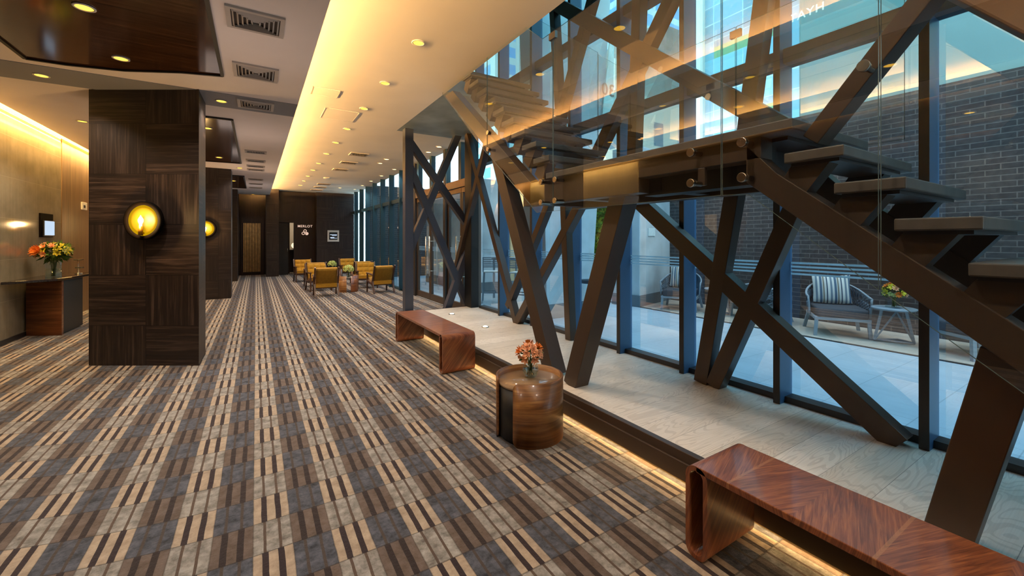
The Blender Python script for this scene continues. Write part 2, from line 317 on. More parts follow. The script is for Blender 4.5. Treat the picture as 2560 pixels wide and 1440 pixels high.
# ------------------------------------------------------------------ mesh builder
def children(o): return [c for c in bpy.data.objects if c.parent == o]
def wloc(o):
    v = Vector((0, 0, 0))
    while o: v += o.location; o = o.parent
    return v
class MB:
    def __init__(s): s.v = []; s.f = []; s.mi = []; s.sm = []
    def add(s, vs, fs, mi=0, smooth=False):
        b = len(s.v); s.v += [tuple(v) for v in vs]
        for f in fs: s.f.append([b + i for i in f]); s.mi.append(mi); s.sm.append(smooth)
        return s
    def box(s, x0, x1, y0, y1, z0, z1, mi=0):
        vs = [(x, y, z) for z in (z0, z1) for y in (y0, y1) for x in (x0, x1)]
        return s.add(vs, [(0, 2, 3, 1), (4, 5, 7, 6), (0, 1, 5, 4), (2, 6, 7, 3), (0, 4, 6, 2), (1, 3, 7, 5)], mi)
    def obox(s, c, ax, ay, az, mi=0):
        c, ax, ay, az = map(Vector, (c, ax, ay, az))
        vs = [c + ax * i + ay * j + az * k for k in (-1, 1) for j in (-1, 1) for i in (-1, 1)]
        return s.add(vs, [(0, 2, 3, 1), (4, 5, 7, 6), (0, 1, 5, 4), (2, 6, 7, 3), (0, 4, 6, 2), (1, 3, 7, 5)], mi)
    def bar(s, p0, p1, w, h, side=(1, 0, 0), mi=0):     # w across 'side', h across the third axis
        p0, p1 = Vector(p0), Vector(p1); d = (p1 - p0)
        L = d.length; d.normalize(); a = Vector(side); a = (a - d * a.dot(d)).normalized(); b = d.cross(a)
        return s.obox((p0 + p1) / 2, a * w / 2, b * h / 2, d * L / 2, mi)
    def prism(s, poly, axis, a, b, mi=0):
        n = len(poly)
        def P(p, t):
            if axis == 'z': return (p[0], p[1], t)
            if axis == 'x': return (t, p[0], p[1])
            return (p[0], t, p[1])
        vs = [P(p, a) for p in poly] + [P(p, b) for p in poly]
        fs = [tuple(range(n))[::-1], tuple(range(n, 2 * n))] + [(i, (i + 1) % n, n + (i + 1) % n, n + i) for i in range(n)]
        return s.add(vs, fs, mi)
    def lathe(s, prof, c=(0, 0, 0), n=24, mi=0, smooth=True, cap=True, ax=(0, 0, 1), a0=0, a1=2 * PI):
        ax = Vector(ax).normalized(); t = Vector((1, 0, 0)) if abs(ax.x) < .9 else Vector((0, 1, 0))
        e1 = (t - ax * t.dot(ax)).normalized(); e2 = ax.cross(e1); c = Vector(c)
        full = abs(a1 - a0 - 2 * PI) < 1e-6; m = n if full else n + 1
        vs = []
        for r, z in prof:
            for i in range(m):
                a = a0 + (a1 - a0) * i / n
                vs.append(c + ax * z + (e1 * math.cos(a) + e2 * math.sin(a)) * r)
        fs = []
        for k in range(len(prof) - 1):
            for i in range(n):
                j = (i + 1) % m
                fs.append((k * m + i, k * m + j, (k + 1) * m + j, (k + 1) * m + i))
        s.add(vs, fs, mi, smooth)
        if cap and full:
            b = len(s.v) - len(vs)
            for k, rev in ((0, True), (len(prof) - 1, False)):
                if prof[k][0] > 1e-4:
                    ids = [b + k * m + i for i in range(m)]
                    s.f.append(ids[::-1] if rev else ids); s.mi.append(mi); s.sm.append(False)
        return s
    def cyl(s, p0, p1, r0, r1=None, n=12, mi=0):
        p0, p1 = Vector(p0), Vector(p1); r1 = r0 if r1 is None else r1
        return s.lathe([(r0, 0), (r1, (p1 - p0).length)], p0, n, mi, True, True, p1 - p0)
    def tube(s, pts, r, n=8, mi=0, closed=False):
        pts = [Vector(p) for p in pts]; vs = []; m = len(pts)
        for i, p in enumerate(pts):
            d = (pts[(i + 1) % m] - pts[i - 1]) if closed else (pts[min(i + 1, m - 1)] - pts[max(i - 1, 0)])
            d.normalize(); t = Vector((0, 0, 1)) if abs(d.z) < .9 else Vector((1, 0, 0))
            a = (t - d * t.dot(d)).normalized(); b = d.cross(a)
            vs += [p + (a * math.cos(2 * PI * k / n) + b * math.sin(2 * PI * k / n)) * r for k in range(n)]
        fs = []
        for i in range(m if closed else m - 1):
            j = (i + 1) % m
            fs += [(i * n + k, i * n + (k + 1) % n, j * n + (k + 1) % n, j * n + k) for k in range(n)]
        if not closed: fs += [tuple(range(n))[::-1], tuple((m - 1) * n + k for k in range(n))]
        return s.add(vs, fs, mi, True)
    def grid(s, fn, nu, nv, mi=0, smooth=True):
        vs = [fn(i / nu, j / nv) for j in range(nv + 1) for i in range(nu + 1)]
        fs = [(j * (nu + 1) + i, j * (nu + 1) + i + 1, (j + 1) * (nu + 1) + i + 1, (j + 1) * (nu + 1) + i) for j in range(nv) for i in range(nu)]
        return s.add(vs, fs, mi, smooth)
    def build(s, name, mat, parent=None, bevel=0, local=False, origin=None, seg=2, solid=0):
        vs = [Vector(v) for v in s.v]
        if parent is not None:
            if not local:
                o = wloc(parent); vs = [v - o for v in vs]
            loc = Vector((0, 0, 0))
        else:
            if origin is None:
                xs = [v.x for v in vs]; ys = [v.y for v in vs]
                origin = ((min(xs) + max(xs)) / 2, (min(ys) + max(ys)) / 2, min(v.z for v in vs))
            loc = Vector(origin); vs = [v - loc for v in vs]
        me = bpy.data.meshes.new(name); me.from_pydata(vs, [], s.f)
        mats = mat if isinstance(mat, (list, tuple)) else [mat]
        for m in mats: me.materials.append(M[m] if isinstance(m, str) else m)
        bm = bmesh.new(); bm.from_mesh(me); bmesh.ops.recalc_face_normals(bm, faces=bm.faces)
        bm.to_mesh(me); bm.free()
        uvl = me.uv_layers.new(name='UVMap')
        base = loc
        for i, p in enumerate(me.polygons):
            p.material_index = s.mi[i]; p.use_smooth = s.sm[i]
            n = p.normal
            ax = max(range(3), key=lambda k: abs(n[k]))
            for li in p.loop_indices:
                co = me.vertices[me.loops[li].vertex_index].co + base
                uvl.data[li].uv = (co.y, co.z) if ax == 0 else ((co.x, co.z) if ax == 1 else (co.x, co.y))
        ob = bpy.data.objects.new(name, me); COL.objects.link(ob); ob.location = loc
        if parent is not None: ob.parent = parent
        if solid:
            md = ob.modifiers.new('solid', 'SOLIDIFY'); md.thickness = solid; md.offset = 0
        if bevel:
            md = ob.modifiers.new('bevel', 'BEVEL'); md.width = bevel; md.segments = seg; md.limit_method = 'ANGLE'; md.angle_limit = .7
        return ob
def tag(o, label=None, cat=None, group=None, kind=None):
    if label: o['label'] = label
    if cat: o['category'] = cat
    if group: o['group'] = group
    if kind: o['kind'] = kind
    return o
def thing(name, label, cat, loc=(0, 0, 0), rz=0, group=None, kind=None):
    o = bpy.data.objects.new(name, None); COL.objects.link(o); o.location = loc; o.rotation_euler = (0, 0, rz)
    o.empty_display_size = .1
    return tag(o, label, cat, group, kind)
def struct(mb, name, mat, **kw):
    return tag(mb.build(name, mat, **kw), kind='structure')
def dup(o, loc=None, rz=None, label=None, group=None, parent=None):
    c = o.copy(); COL.objects.link(c)
    if parent is not None: c.parent = parent
    if loc is not None: c.location = loc
    if rz is not None: c.rotation_euler = (0, 0, rz)
    if label: c['label'] = label
    if group: c['group'] = group
    for ch in children(o): dup(ch, parent=c)
    return c
def text(body, name, mat, parent, loc, rot, size, ext=.002, align='CENTER', local=False):
    cu = bpy.data.curves.new(name, 'FONT'); cu.body = body; cu.size = size; cu.extrude = ext; cu.align_x = align
    cu.offset = size * .01; cu.space_character = 1.12
    tmp = bpy.data.objects.new(name, cu); COL.objects.link(tmp); bpy.context.view_layer.update()
    me = bpy.data.meshes.new_from_object(tmp.evaluated_get(bpy.context.evaluated_depsgraph_get())); bpy.data.objects.remove(tmp)
    me.materials.clear(); me.materials.append(M[mat]); me.name = name
    o = bpy.data.objects.new(name, me); COL.objects.link(o)
    o.parent = parent; o.location = Vector(loc) - (wloc(parent) if not local else Vector((0, 0, 0))); o.rotation_euler = rot
    return o
ORD = ['first', 'second', 'third', 'fourth', 'fifth', 'sixth', 'seventh', 'eighth', 'ninth', 'tenth', 'eleventh', 'twelfth', 'thirteenth', 'fourteenth']

# ------------------------------------------------------------------ room shell
ZL, ZH = 3.39, 3.63           # low and high ceiling
XG = 3.80                     # glass plane
XL, YB, YF = -3.16, 20.3, -5.0
struct(MB().box(XL - .2, XG - .06, YF, 21.6, -.12, 0), 'floor', 'carpet', origin=(0, 0, 0))
struct(MB().box(XG - .06, 9.05, -6, 22, -.14, -.004), 'floor_terrace', 'pave')
struct(MB().box(7.5, 9.05, -6, 7.0, -.02, .002), 'floor_terrace_border', 'pave_warm')
struct(MB().box(7.43, 7.5, -6, 16, -.02, .003), 'trim_drain', 'steel_dark')
# low ceiling with its edge lip; slab stops short of the left wall for the light cove
struct(MB().box(-2.93, .487, YF, 20.2, ZL, ZL + .05), 'ceiling_low', 'ceil')
struct(MB().box(.437, .487, YF, 20.0, ZL + .05, ZL + .09), 'trim_cove_right', 'ceil_hi')
# high ceiling with the stair void left open (X 2.29-3.8, Y -1.5..5.5)
struct(MB().box(-.9, 2.29, YF, 20.4, ZH, ZH + .3).box(2.29, XG + .05, 7.9, 20.4, ZH, ZH + .3)
       .box(2.29, XG + .05, YF, -1.8, ZH, ZH + .3), 'ceiling_high', 'ceil_hi')
struct(MB().prism([(2.29, 5.45), (3.15, 5.45), (3.72, 6.0), (3.72, 7.9), (2.29, 7.9)], 'z', ZH, ZH + .28), 'ceiling_stair_landing', 'soffit_grey')
struct(MB().box(XL - .2, -2.6, YF, 20.4, ZH + .12, ZH + .3), 'ceiling_cove_left', 'ceil_hi')
struct(MB().box(XL - .2, XG + .05, YF, 21.5, 7.3, 7.5), 'ceiling_upper', 'white')
struct(MB().box(XL - .2, -.3, YF, 20.4, ZH + .3, ZH + .42).box(-.3, 2.2, YF, 20.4, ZH + .32, ZH + .42), 'floor_upper', 'white')
struct(MB().box(XL - .15, XL, 6.7, 11.24, 0, 7.3), 'wall_left', 'stone')
struct(MB().box(XL - .15, XL, YF, 6.7, 0, 7.3), 'wall_left_near', 'dark_v')  # unseen stretch; dark wood chosen to weaken its reflection in the glass
struct(MB().box(XL - .15, XL + .01, 11.24, 21.4, 0, 7.3), 'wall_left_wood', 'brown_v')
struct(MB().box(XL - .15, XG + .05, YF - .15, YF, 0, 7.3), 'wall_front', 'dark_v')
struct(MB().box(XL, XL + .02, YF, 11.2, 0, .07), 'baseboard_left', 'steel_dark')
# back wall pieces
bw = MB()
bw.box(2.28, XG + .05, 20.1, 21.4, 0, 7.3)
struct(bw, 'wall_back', 'dark_check2')
struct(MB().box(.36, .81, 19.8, 21.5, 0, 7.3), 'wall_back_pilaster', 'dark_check2')
struct(MB().box(-1.9, -.62, 18.9, 21.5, 0, 7.3), 'wall_back_left', 'dark_check2')
struct(MB().box(-.62, .36, 21.2, 21.4, 0, 7.3), 'wall_back_alcove', 'dark_v')
struct(MB().box(.81, 1.30, 21.3, 21.4, 0, 2.3).box(.81, 2.28, 20.55, 20.9, 2.28, 7.3).box(1.42, 2.28, 20.55, 20.8, 0, 2.28), 'wall_back_recess', 'dark_v')
struct(MB().box(XL, -1.9, 20.2, 20.4, 0, 7.3), 'wall_back_corner', 'brown_v')
for nm_, bx_ in (('wall_meeting_back', (.81, 2.3, 23.0, 23.1, 0, 2.6)), ('wall_meeting_left', (.7, .8, 21.4, 23.0, 0, 2.6)), ('wall_meeting_right', (2.3, 2.4, 21.4, 23, 0, 2.6)), ('ceiling_meeting', (.7, 2.4, 21.4, 23.1, 2.6, 2.7)), ('floor_meeting', (.7, 2.4, 21.4, 23.1, -.12, 0))):
    struct(MB().box(*bx_), nm_, 'white')
# doors at the back
d1 = thing('door_1', None, None, (-.13, 21.2, 0), kind='structure')
MB().box(-.55, .30, 21.12, 21.2, 0, 2.45).build('door_leaf', 'dark_v', d1)
sl = MB(); MB().box(-.46, .18, 21.10, 21.12, .14, 2.24).build('slat_backing', 'dark_v', d1)
for i in range(11):
    x = -.455 + i * .058; sl.box(x, x + .034, 21.075, 21.10, .14, 2.24)
sl.build('slat_panel', 'slat', d1)
d2 = thing('door_2', None, None, (1.05, 20.5, 0), kind='structure')
MB().box(.82, 1.2, 20.5, 20.56, 0, 2.25).build('door_leaf', 'black', d2)
lf_ = children(d2)[0]; MB().cyl((1.17, 20.47, 1.0), (1.17, 20.47, 1.15), .012).cyl((1.17, 20.5, 1.02), (1.17, 20.46, 1.02), .008).build('door_handle', 'chrome', lf_)
lt = thing('table_lamp', 'white globe lamp glimpsed through the open meeting room door', 'lamp', (1.55, 22.3, 1.05))
MB().lathe([(.001, -.14), (.09, -.1), (.13, 0), (.09, .1), (.001, .14)], (1.55, 22.3, 1.25), 16).build('globe', emis('globe_glow', hexc('ffe6c0'), .6), lt)
MB().lathe([(.09, 0), (.02, .03), (.02, .12)], (1.55, 22.3, 1.05), 12).build('base', 'steel_dark', lt)
mt = thing('meeting_table', 'dark meeting table behind the open door under the globe lamp', 'table', (1.6, 22.3, 0))
MB().box(1.2, 2.1, 21.9, 22.7, 1.0, 1.05).build('tabletop', 'black', mt)
MB().box(1.25, 2.05, 21.95, 22.65, 0, 1.0).build('base_cabinet', 'black', mt)
# MERLOT sign
sg = thing('room_sign', 'illuminated MERLOT lettering with grape icon on dark back wall', 'sign', (1.86, 20.54, 2.1))
text('MERLOT', 'sign_lettering', 'signwhite', sg, (1.86, 20.535, 2.08), (PI / 2, 0, 0), .145, .004)
g = MB()
for dx, dz in ((-.07, -.09), (.07, -.1), (0, .02)):
    c = Vector((1.86 + dx, 20.535, 1.9 + dz))
    g.tube([c + Vector((math.cos(a) * .055, 0, math.sin(a) * .055)) for a in [2 * PI * k / 14 for k in range(14)]], .014, 6, closed=True)
g.cyl((1.95, 20.545, 1.8), (1.95, 20.53, 1.8), .05, n=14)
g.build('grape_icon', 'signwhite', sg)
# wall screen
tv = thing('wall_screen', 'small white-framed screen glowing on the dark back wall', 'screen', (2.95, 20.1, 1.44))
MB().box(2.72, 3.2, 20.06, 20.1, 1.44, 1.95).build('frame', 'white', tv)
MB().box(2.79, 3.13, 20.05, 20.062, 1.53, 1.86).build('display', 'black', tv)
tw = MB()
for z, x0, x1, h in ((1.74, 2.82, 3.11, .025), (1.70, 2.9, 3.1, .02), (1.60, 2.83, 3.0, .04), (1.585, 2.85, 3.12, .02)):
    tw.box(x0, x1, 20.045, 20.051, z, z + h)
tw.build('picture', 'screen', [c for c in children(tv) if c.name.startswith('display')][0])

# ------------------------------------------------------------------ pillars
pc = thing('pillar', 'large near pillar clad in dark wood squares with glowing round sconce', 'pillar', (-1.17, 6.9, 0), -TH)
# local frame: x = across the front, y = away from camera, front face at y = -.17
def tol(x, y): return ((x + 1.17) * C_ - (y - 6.9) * S_, (x + 1.17) * S_ + (y - 6.9) * C_)
q = [tol(-1.76, 7.02), tol(-.58, 6.36), tol(-.58, 6.93), tol(-1.7, 7.55)]
y0 = (q[0][1] + q[1][1]) / 2; q[0] = (q[0][0], y0); q[1] = (q[1][0], y0)
ox = q[0][0]
pm = MB(); pm.prism(q, 'z', 0.0, ZL)
M['pil_near'] = woodmat('espresso_panels_near', hexc('120c0a'), hexc('281c16'), hexc('57453a'), .42, 30, 1.1, checker=(.70, .62, -ox, .13))
pm.build('cladding', 'pil_near', pc, local=True)
MB().prism([(x * .999, y + .004) for x, y in q], 'z', 0, .02).build('plinth', 'black', pc, local=True)
p2 = thing('pillar', 'second dark wood pillar beyond the near pillar with half-seen sconce', 'pillar', (-.83, 13.3, 0))
MB().box(-1.75, -.555, 13.12, 13.75, 0, ZL).build('cladding', 'dark_check2', p2)
MB().box(-1.74, -.56, 13.13, 13.74, 0, .02).build('plinth', 'black', p2)
p3 = thing('pillar', 'third slim wood pillar at the far end beside the slatted door', 'pillar', (-.75, 18.6, 0))
MB().box(-1.3, -.58, 18.3, 18.88, 0, ZL).build('cladding', 'dark_check2', p3)
MB().box(-1.29, -.59, 18.31, 18.87, 0, .02).build('plinth', 'black', p3)

def sconce(label, c, nrm, r=.19):
    c = Vector(c); nrm = Vector(nrm).normalized()
    t = thing('wall_sconce', label, 'wall lamp', c, group='round amber wall sconces')
    R = r * 1.23
    MB().lathe([(R, 0), (R, .035), (R * .97, .04), (r * .98, .04), (r * .98, .012), (r * .5, .01), (.001, .01)], c, 40, ax=nrm).build('ring', 'ring', t)
    rg_ = children(t)[0]
    MB().lathe([(r * .98, .018), (r * .7, .022), (.001, .024)], c, 40, ax=nrm).build('dish', 'amber', rg_)
    up = Vector((0, 0, 1)); b = c + nrm * .06
    hl_ = MB().cyl(b - up * r * .95, b - up * r * .36, .024, n=14).cyl(b - up * r * .8 - nrm * .05, b - up * r * .8, .012).build('lamp_holder', 'bulb_base', t)
    MB().lathe([(.012, -.045), (.014, -.02), (.024, .01), (.026, .03), (.018, .05), (.006, .07), (.001, .085)], b - up * r * .12, 14).build('bulb', 'bulb', hl_)
    ld = bpy.data.lights.new('sconce_light', 'POINT'); ld.energy = 12; ld.color = (1, .60, .22); ld.shadow_soft_size = .04
    lo = bpy.data.objects.new('sconce_light', ld); COL.objects.link(lo); lo.location = c + nrm * .13 + up * .02
    return t
sconce('glowing amber round sconce on the front of the large near pillar', (-1.127 - S_ * .03, 6.625 - C_ * .03, 1.775), (-S_, -C_, 0))
sconce('amber round sconce half hidden on the second dark pillar', (-1.10, 13.115, 1.82), (0, -1, 0))

sconce('amber sconce mirrored in the left stone wall, on second pillar side', (-1.755, 13.42, 1.86), (-1, 0, 0))
# ------------------------------------------------------------------ left wall things
struct(MB().box(-3.12, -3.08, YF, 20, ZL + .06, ZL + .09), 'trim_led_left', 'led')
dk = thing('console_desk', 'wall-hung stone counter on a walnut pedestal left of the near pillar', 'desk', (-2.9, 10.0, 0))
ct = [(-3.15, 9.0), (-2.95, 9.15), (-2.68, 9.38), (-2.6, 9.7), (-2.58, 10.3), (-2.5, 10.9), (-3.15, 10.9)]
MB().prism(ct, 'z', .885, .925).build('countertop', plain('counter_granite', hexc('2d2622'), .1, 0, .6, .4, 60), dk, bevel=.006)
MB().prism([(-3.13, 9.72), (-2.66, 9.48), (-2.66, 9.56), (-3.13, 9.8)], 'z', .0, .885).build('end_panel', 'walnut', dk, bevel=.004)
MB().prism([(-3.13, 9.78), (-2.66, 9.56), (-2.64, 10.35), (-3.13, 10.35)], 'z', .02, .88).build('cabinet_body', 'black', dk)
ts = thing('wall_tablet', 'upright tablet screen in dark frame on left stone wall', 'screen', (XL, 10.55, 1.59))
MB().box(XL, XL + .02, 10.28, 10.80, 1.585, 2.0).build('frame', 'ring', ts)
MB().obox((XL + .035, 10.57, 1.74), (.008, 0, 0), (0, .225, 0), (0, 0, .14)).build('bezel', 'black', ts)
bz_ = children(ts)[-1]
MB().obox((XL + .044, 10.57, 1.745), (.002, 0, 0), (0, .2, 0), (0, 0, .125)).build('display', 'screen', bz_)
th = thing('thermostat', 'small white control box on the left wood wall by the pillar', 'thermostat', (XL, 12.4, 2.2))
MB().box(XL, XL + .03, 12.25, 12.55, 2.18, 2.34).build('housing', 'white', th, bevel=.006)
MB().box(XL + .03, XL + .034, 12.33, 12.43, 2.22, 2.28).build('dial', 'steel_dark', th)
st = thing('phone_stand', 'slim chrome stand on the counter beside the near pillar', 'stand', (-2.72, 10.45, .925))
MB().lathe([(.05, 0), (.05, .015), (.012, .02), (.012, .25)], (-2.72, 10.45, .925), 14).build('stem', 'chrome', st)
MB().obox((-2.72, 10.45, 1.18), (.05, 0, 0), (0, .06, 0), (0, 0, .008)).build('clip', 'chrome', st)
MB().obox((-2.70, 10.42, 1.04), (.05, 0, 0), (0, .03, 0), (0, 0, .012)).build('clip', 'chrome', st)

# ------------------------------------------------------------------ flowers
def flower_mb(mb, c, d, r, n, mi=0, cup=.5, layers=2):
    d = Vector(d).normalized(); t = Vector((0, 0, 1)) if abs(d.z) < .9 else Vector((1, 0, 0))
    a = (t - d * t.dot(d)).normalized(); b = d.cross(a); c = Vector(c)
    for L in range(layers):
        rr = r * (1 - .35 * L); lift = cup * (1 + .9 * L)
        for k in range(n):
            an = 2 * PI * (k + .5 * L) / n + random.uniform(-.15, .15)
            e = a * math.cos(an) + b * math.sin(an); s = d.cross(e)
            w = rr * 2.2 / n
            p = [c, c + e * rr * .5 + s * w + d * rr * .25 * lift, c + e * rr + s * w * .5 + d * rr * .65 * lift, c + e * rr * 1.08 + d * rr * .7 * lift,
                 c + e * rr - s * w * .5 + d * rr * .65 * lift, c + e * rr * .5 - s * w + d * rr * .25 * lift]
            mb.add(p, [(0, 1, 2, 3), (0, 3, 4, 5)], mi, True)
def leaf_mb(mb, c, d, L, w, mi=0):
    c = Vector(c); d = Vector(d).normalized(); s = d.cross(Vector((random.uniform(-1, 1), random.uniform(-1, 1), random.uniform(-.3, 1)))).normalized()
    mb.add([c, c + d * L * .4 + s * w, c + d * L, c + d * L * .4 - s * w], [(0, 1, 2, 3)], mi, True)
def bouquet(label, base, top, R, spec, nleaf, group=None, nstem=9, flat=.75, lift=None):
    """spec: list of (part name, material, count, radius, petals, cup, direction bias)"""
    base = Vector(base); top = Vector(top)
    t = thing('bouquet', label, 'flowers', base, group=group)
    sm = MB()
    heads = []
    for nm, mt_, cnt, r, n, cup, bias in spec:
        for i in range(cnt):
            for _ in range(40):
                v = Vector((random.gauss(0, 1), random.gauss(0, 1), random.gauss(.25, .8))) + Vector(bias)
                v.normalize()
                if v.z < -.35: continue
                p = top + Vector((v.x * R, v.y * R, v.z * R * flat))
                if all((p - h).length > r * .95 for h in heads): break
            heads.append(p)
            fm = MB(); flower_mb(fm, p - v * r * .2, v, r, n, cup=cup, layers=3 if n > 5 else 2)
            fm.build(nm, mt_, t)
            if i % 2 == 0: sm.tube([base + Vector((v.x * .012, v.y * .012, .01)), base.lerp(top, .6) + Vector((v.x * R * .2, v.y * R * .2, 0)), p], .0025 + .001 * (R > .15), 5)
    for i in range(nstem):
        a = 2 * PI * i / nstem
        sm.tube([base + Vector((math.cos(a) * .03, math.sin(a) * .03, .01)), base.lerp(top, .55) + Vector((-math.cos(a) * .012, -math.sin(a) * .012, 0)), top + Vector((-math.cos(a) * R * .4, -math.sin(a) * R * .4, 0))], .003, 5)
    sm.build('stems', 'stem', t)
    lf = MB()
    for i in range(nleaf):
        v = Vector((random.gauss(0, 1), random.gauss(0, 1), random.gauss(.1, .8))).normalized()
        leaf_mb(lf, top + Vector((v.x, v.y, v.z * flat)) * R * random.uniform(.3, .8), v + Vector((0, 0, .2)), R * .55, R * .12)
    o = lf.build('foliage', 'leaf', t); o['kind'] = 'stuff'
    return t
def vase(label, base, r, h, style='bowl', water=.55):
    t = thing('vase', label, 'vase', base)
    if style == 'bowl': pr = [(r * .45, 0), (r * .75, h * .08), (r, h * .42), (r * .92, h * .7), (r * .74, h * .95), (r * .76, h)]
    else: pr = [(r, 0), (r, h * .05), (r * .98, h)]
    MB().lathe(pr, base, 28, cap=False).build('glass_body', 'clear', t)
    MB().lathe([(.001, .004), (pr[0][0] * .95, .004)], base, 28, cap=False).build('glass_base', 'clear', t)
    wr = [(p[0] * .97, p[1]) for p in pr if p[1] <= h * water]
    wr.append((pr[2][0] * .95, h * water)); wr.append((.001, h * water))
    MB().lathe(wr, base, 28, cap=False).build('water', 'clear', t)
    return t
# large arrangement on the counter
vase('tall clear glass vase with stems standing on the left counter', (-2.86, 9.85, .925), .095, .25, 'tall')
bouquet('large bouquet of orange protea and yellow blooms on left counter', (-2.86, 9.85, .93), (-2.84, 9.82, 1.33), .2,
        [('protea', 'orange', 2, .085, 12, 1.4, (-1.5, -1.2, .2)), ('pink_bloom', 'pink', 6, .05, 9, 1.2, (-1.5, -.8, .1)), ('yellow_bloom', 'yellow', 16, .05, 6, .6, (.8, -.3, .3)), ('lime_bloom', 'lime', 12, .04, 6, .6, (.5, -.3, .7))], 260)

# ------------------------------------------------------------------ ceiling fittings
def panel(label, poly, split):
    t = thing('ceiling_panel', label, 'ceiling panel', (sum(p[0] for p in poly) / len(poly), sum(p[1] for p in poly) / len(poly), ZL), group='dark wood ceiling panels')
    MB().prism(poly, 'z', ZL - .012, ZL + .01).build('wood_board', M['ceil_wood_y'], t)
    tr = MB(); n = len(poly)
    for i in range(n):
        a, b = poly[i], poly[(i + 1) % n]
        tr.bar((a[0], a[1], ZL - .012), (b[0], b[1], ZL - .012), .03, .03, (0, 0, 1))
    tr.build('edge_trim', 'black', t)
    return t
def ceilwood():
    t = NT('ceiling_gloss_boards'); x, y, z = t.sep(t.uv())[:3]
    f = t.noise(t.comb(t.math('MULTIPLY', x, 1.2), t.math('MULTIPLY', y, 22.0), 0.0), 1, 4, .6, .5)
    col = t.ramp(f, [(.3, hexc('2e1a0c')), (.55, hexc('4a2c15')), (.75, hexc('643e20'))])
    yl = t.math('LESS_THAN', t.math('FRACT', t.math('DIVIDE', y, .42)), .02)
    col = t.mix(t.math('MULTIPLY', yl, .85), col, (.004, .003, .002))
    return t.bsdf(col, .12, 0, .6, coat=.3)
M['ceil_wood_y'] = ceilwood()
panel('large dark glossy wood ceiling panel nearest, top left', [(-2.0, .6), (-.32, .6), (-.32, 5.63), (-.7, 5.74), (-1.21, 6.0), (-1.69, 6.12), (-1.98, 6.13)], 0)
panel('dark glossy wood ceiling panel just past the near pillar', [(-1.55, 7.70), (-.31, 7.64), (-.31, 11.9), (-1.55, 12.0)], 0)
panel('far dark wood ceiling panel beyond the second pillar', [(-1.99, 14.2), (-.30, 14.3), (-.30, 17.6), (-1.99, 17.7)], 0)
struct(MB().box(-2.93, .48, 6.35, 7.0, ZL - .006, ZL + .01), 'trim_ceiling_strip', 'ceil_strip')

def vent(label, x0, x1, y0, y1, z, slots='four', group='square ceiling air vents'):
    t = thing('air_vent', label, 'air vent', ((x0 + x1) / 2, (y0 + y1) / 2, z), group=group)
    fw = .035
    MB().box(x0, x1, y0, y0 + fw, z - .018, z).box(x0, x1, y1 - fw, y1, z - .018, z).box(x0, x0 + fw, y0 + fw, y1 - fw, z - .018, z).box(x1 - fw, x1, y0 + fw, y1 - fw, z - .018, z).build('frame', 'vent', t)
    MB().box(x0 + fw, x1 - fw, y0 + fw, y1 - fw, z - .002, z).build('dark_throat', 'vent_dark', t)
    lv = MB()
    if slots == 'four':
        cx, cy = (x0 + x1) / 2, (y0 + y1) / 2; n = 5
        hx, hy = (x1 - x0) / 2 - fw - .01, (y1 - y0) / 2 - fw - .01
        for k in range(n):
            a = 1 - k / n; ax, ay = hx * a, hy * a; b = .011
            for sx, sy in ((1, 0), (-1, 0), (0, 1), (0, -1)):
                if sx: p0, p1 = (cx + sx * ax, cy - ay, z - .016), (cx + sx * ax, cy + ay, z - .016)
                else: p0, p1 = (cx - ax, cy + sy * ay, z - .016), (cx + ax, cy + sy * ay, z - .016)
                lv.bar(p0, p1, .003, .022, (0, 0, 1)) if False else lv.obox(((p0[0] + p1[0]) / 2 - sx * .004, (p0[1] + p1[1]) / 2 - sy * .004, z - .012), (abs(p1[0] - p0[0]) / 2 + .003 if sy else .006, 0, 0.004 * sx), (0, abs(p1[1] - p0[1]) / 2 + .003 if sx else .006, .004 * sy), (0, 0, .006))
    else:
        n = int((x1 - x0 - 2 * fw) / .028)
        for k in range(n):
            x = x0 + fw + (k + .5) * (x1 - x0 - 2 * fw) / n
            lv.obox((x, (y0 + y1) / 2, z - .01), (.004, 0, .004), (0, (y1 - y0) / 2 - fw, 0), (0, 0, .006))
    lv.build('louvres', 'vent', t)
vent('nearest square air vent in the low ceiling', -.21, .21, 3.92, 4.3, ZL)
vent('second square air vent from the front in low ceiling', -.21, .21, 5.14, 5.57, ZL)
vent('third square air vent, crossing the grey ceiling strip', -.21, .21, 6.43, 6.82, ZL - .006)
for i, y in enumerate((10.1, 11.25, 12.1, 12.7)):
    vent('%s slotted air vent from the front beside the dark ceiling panels' % ORD[i], -.2, .19, y, y + .28, ZL, 'slot', 'slotted vents in the low ceiling')
for i, y in enumerate((14.8, 16.0, 17.2)):
    vent('%s slotted air vent from the front in the far low ceiling' % ORD[i], -.2, .19, y, y + .28, ZL, 'slot', 'slotted vents in the far low ceiling')
for i, y in enumerate((10.4, 11.7, 13.0)):
    vent('%s pale air vent from the front above the lounge chairs' % ORD[i], 1.93, 2.35, y, y + .36, ZH, 'slot', 'pale vents in the high ceiling')
for i, y in enumerate((16.8, 17.9, 19.0)):
    vent('%s pale air vent from the front near the back wall' % ORD[i], 1.95, 2.4, y, y + .36, ZH, 'slot', 'pale vents near the back wall')
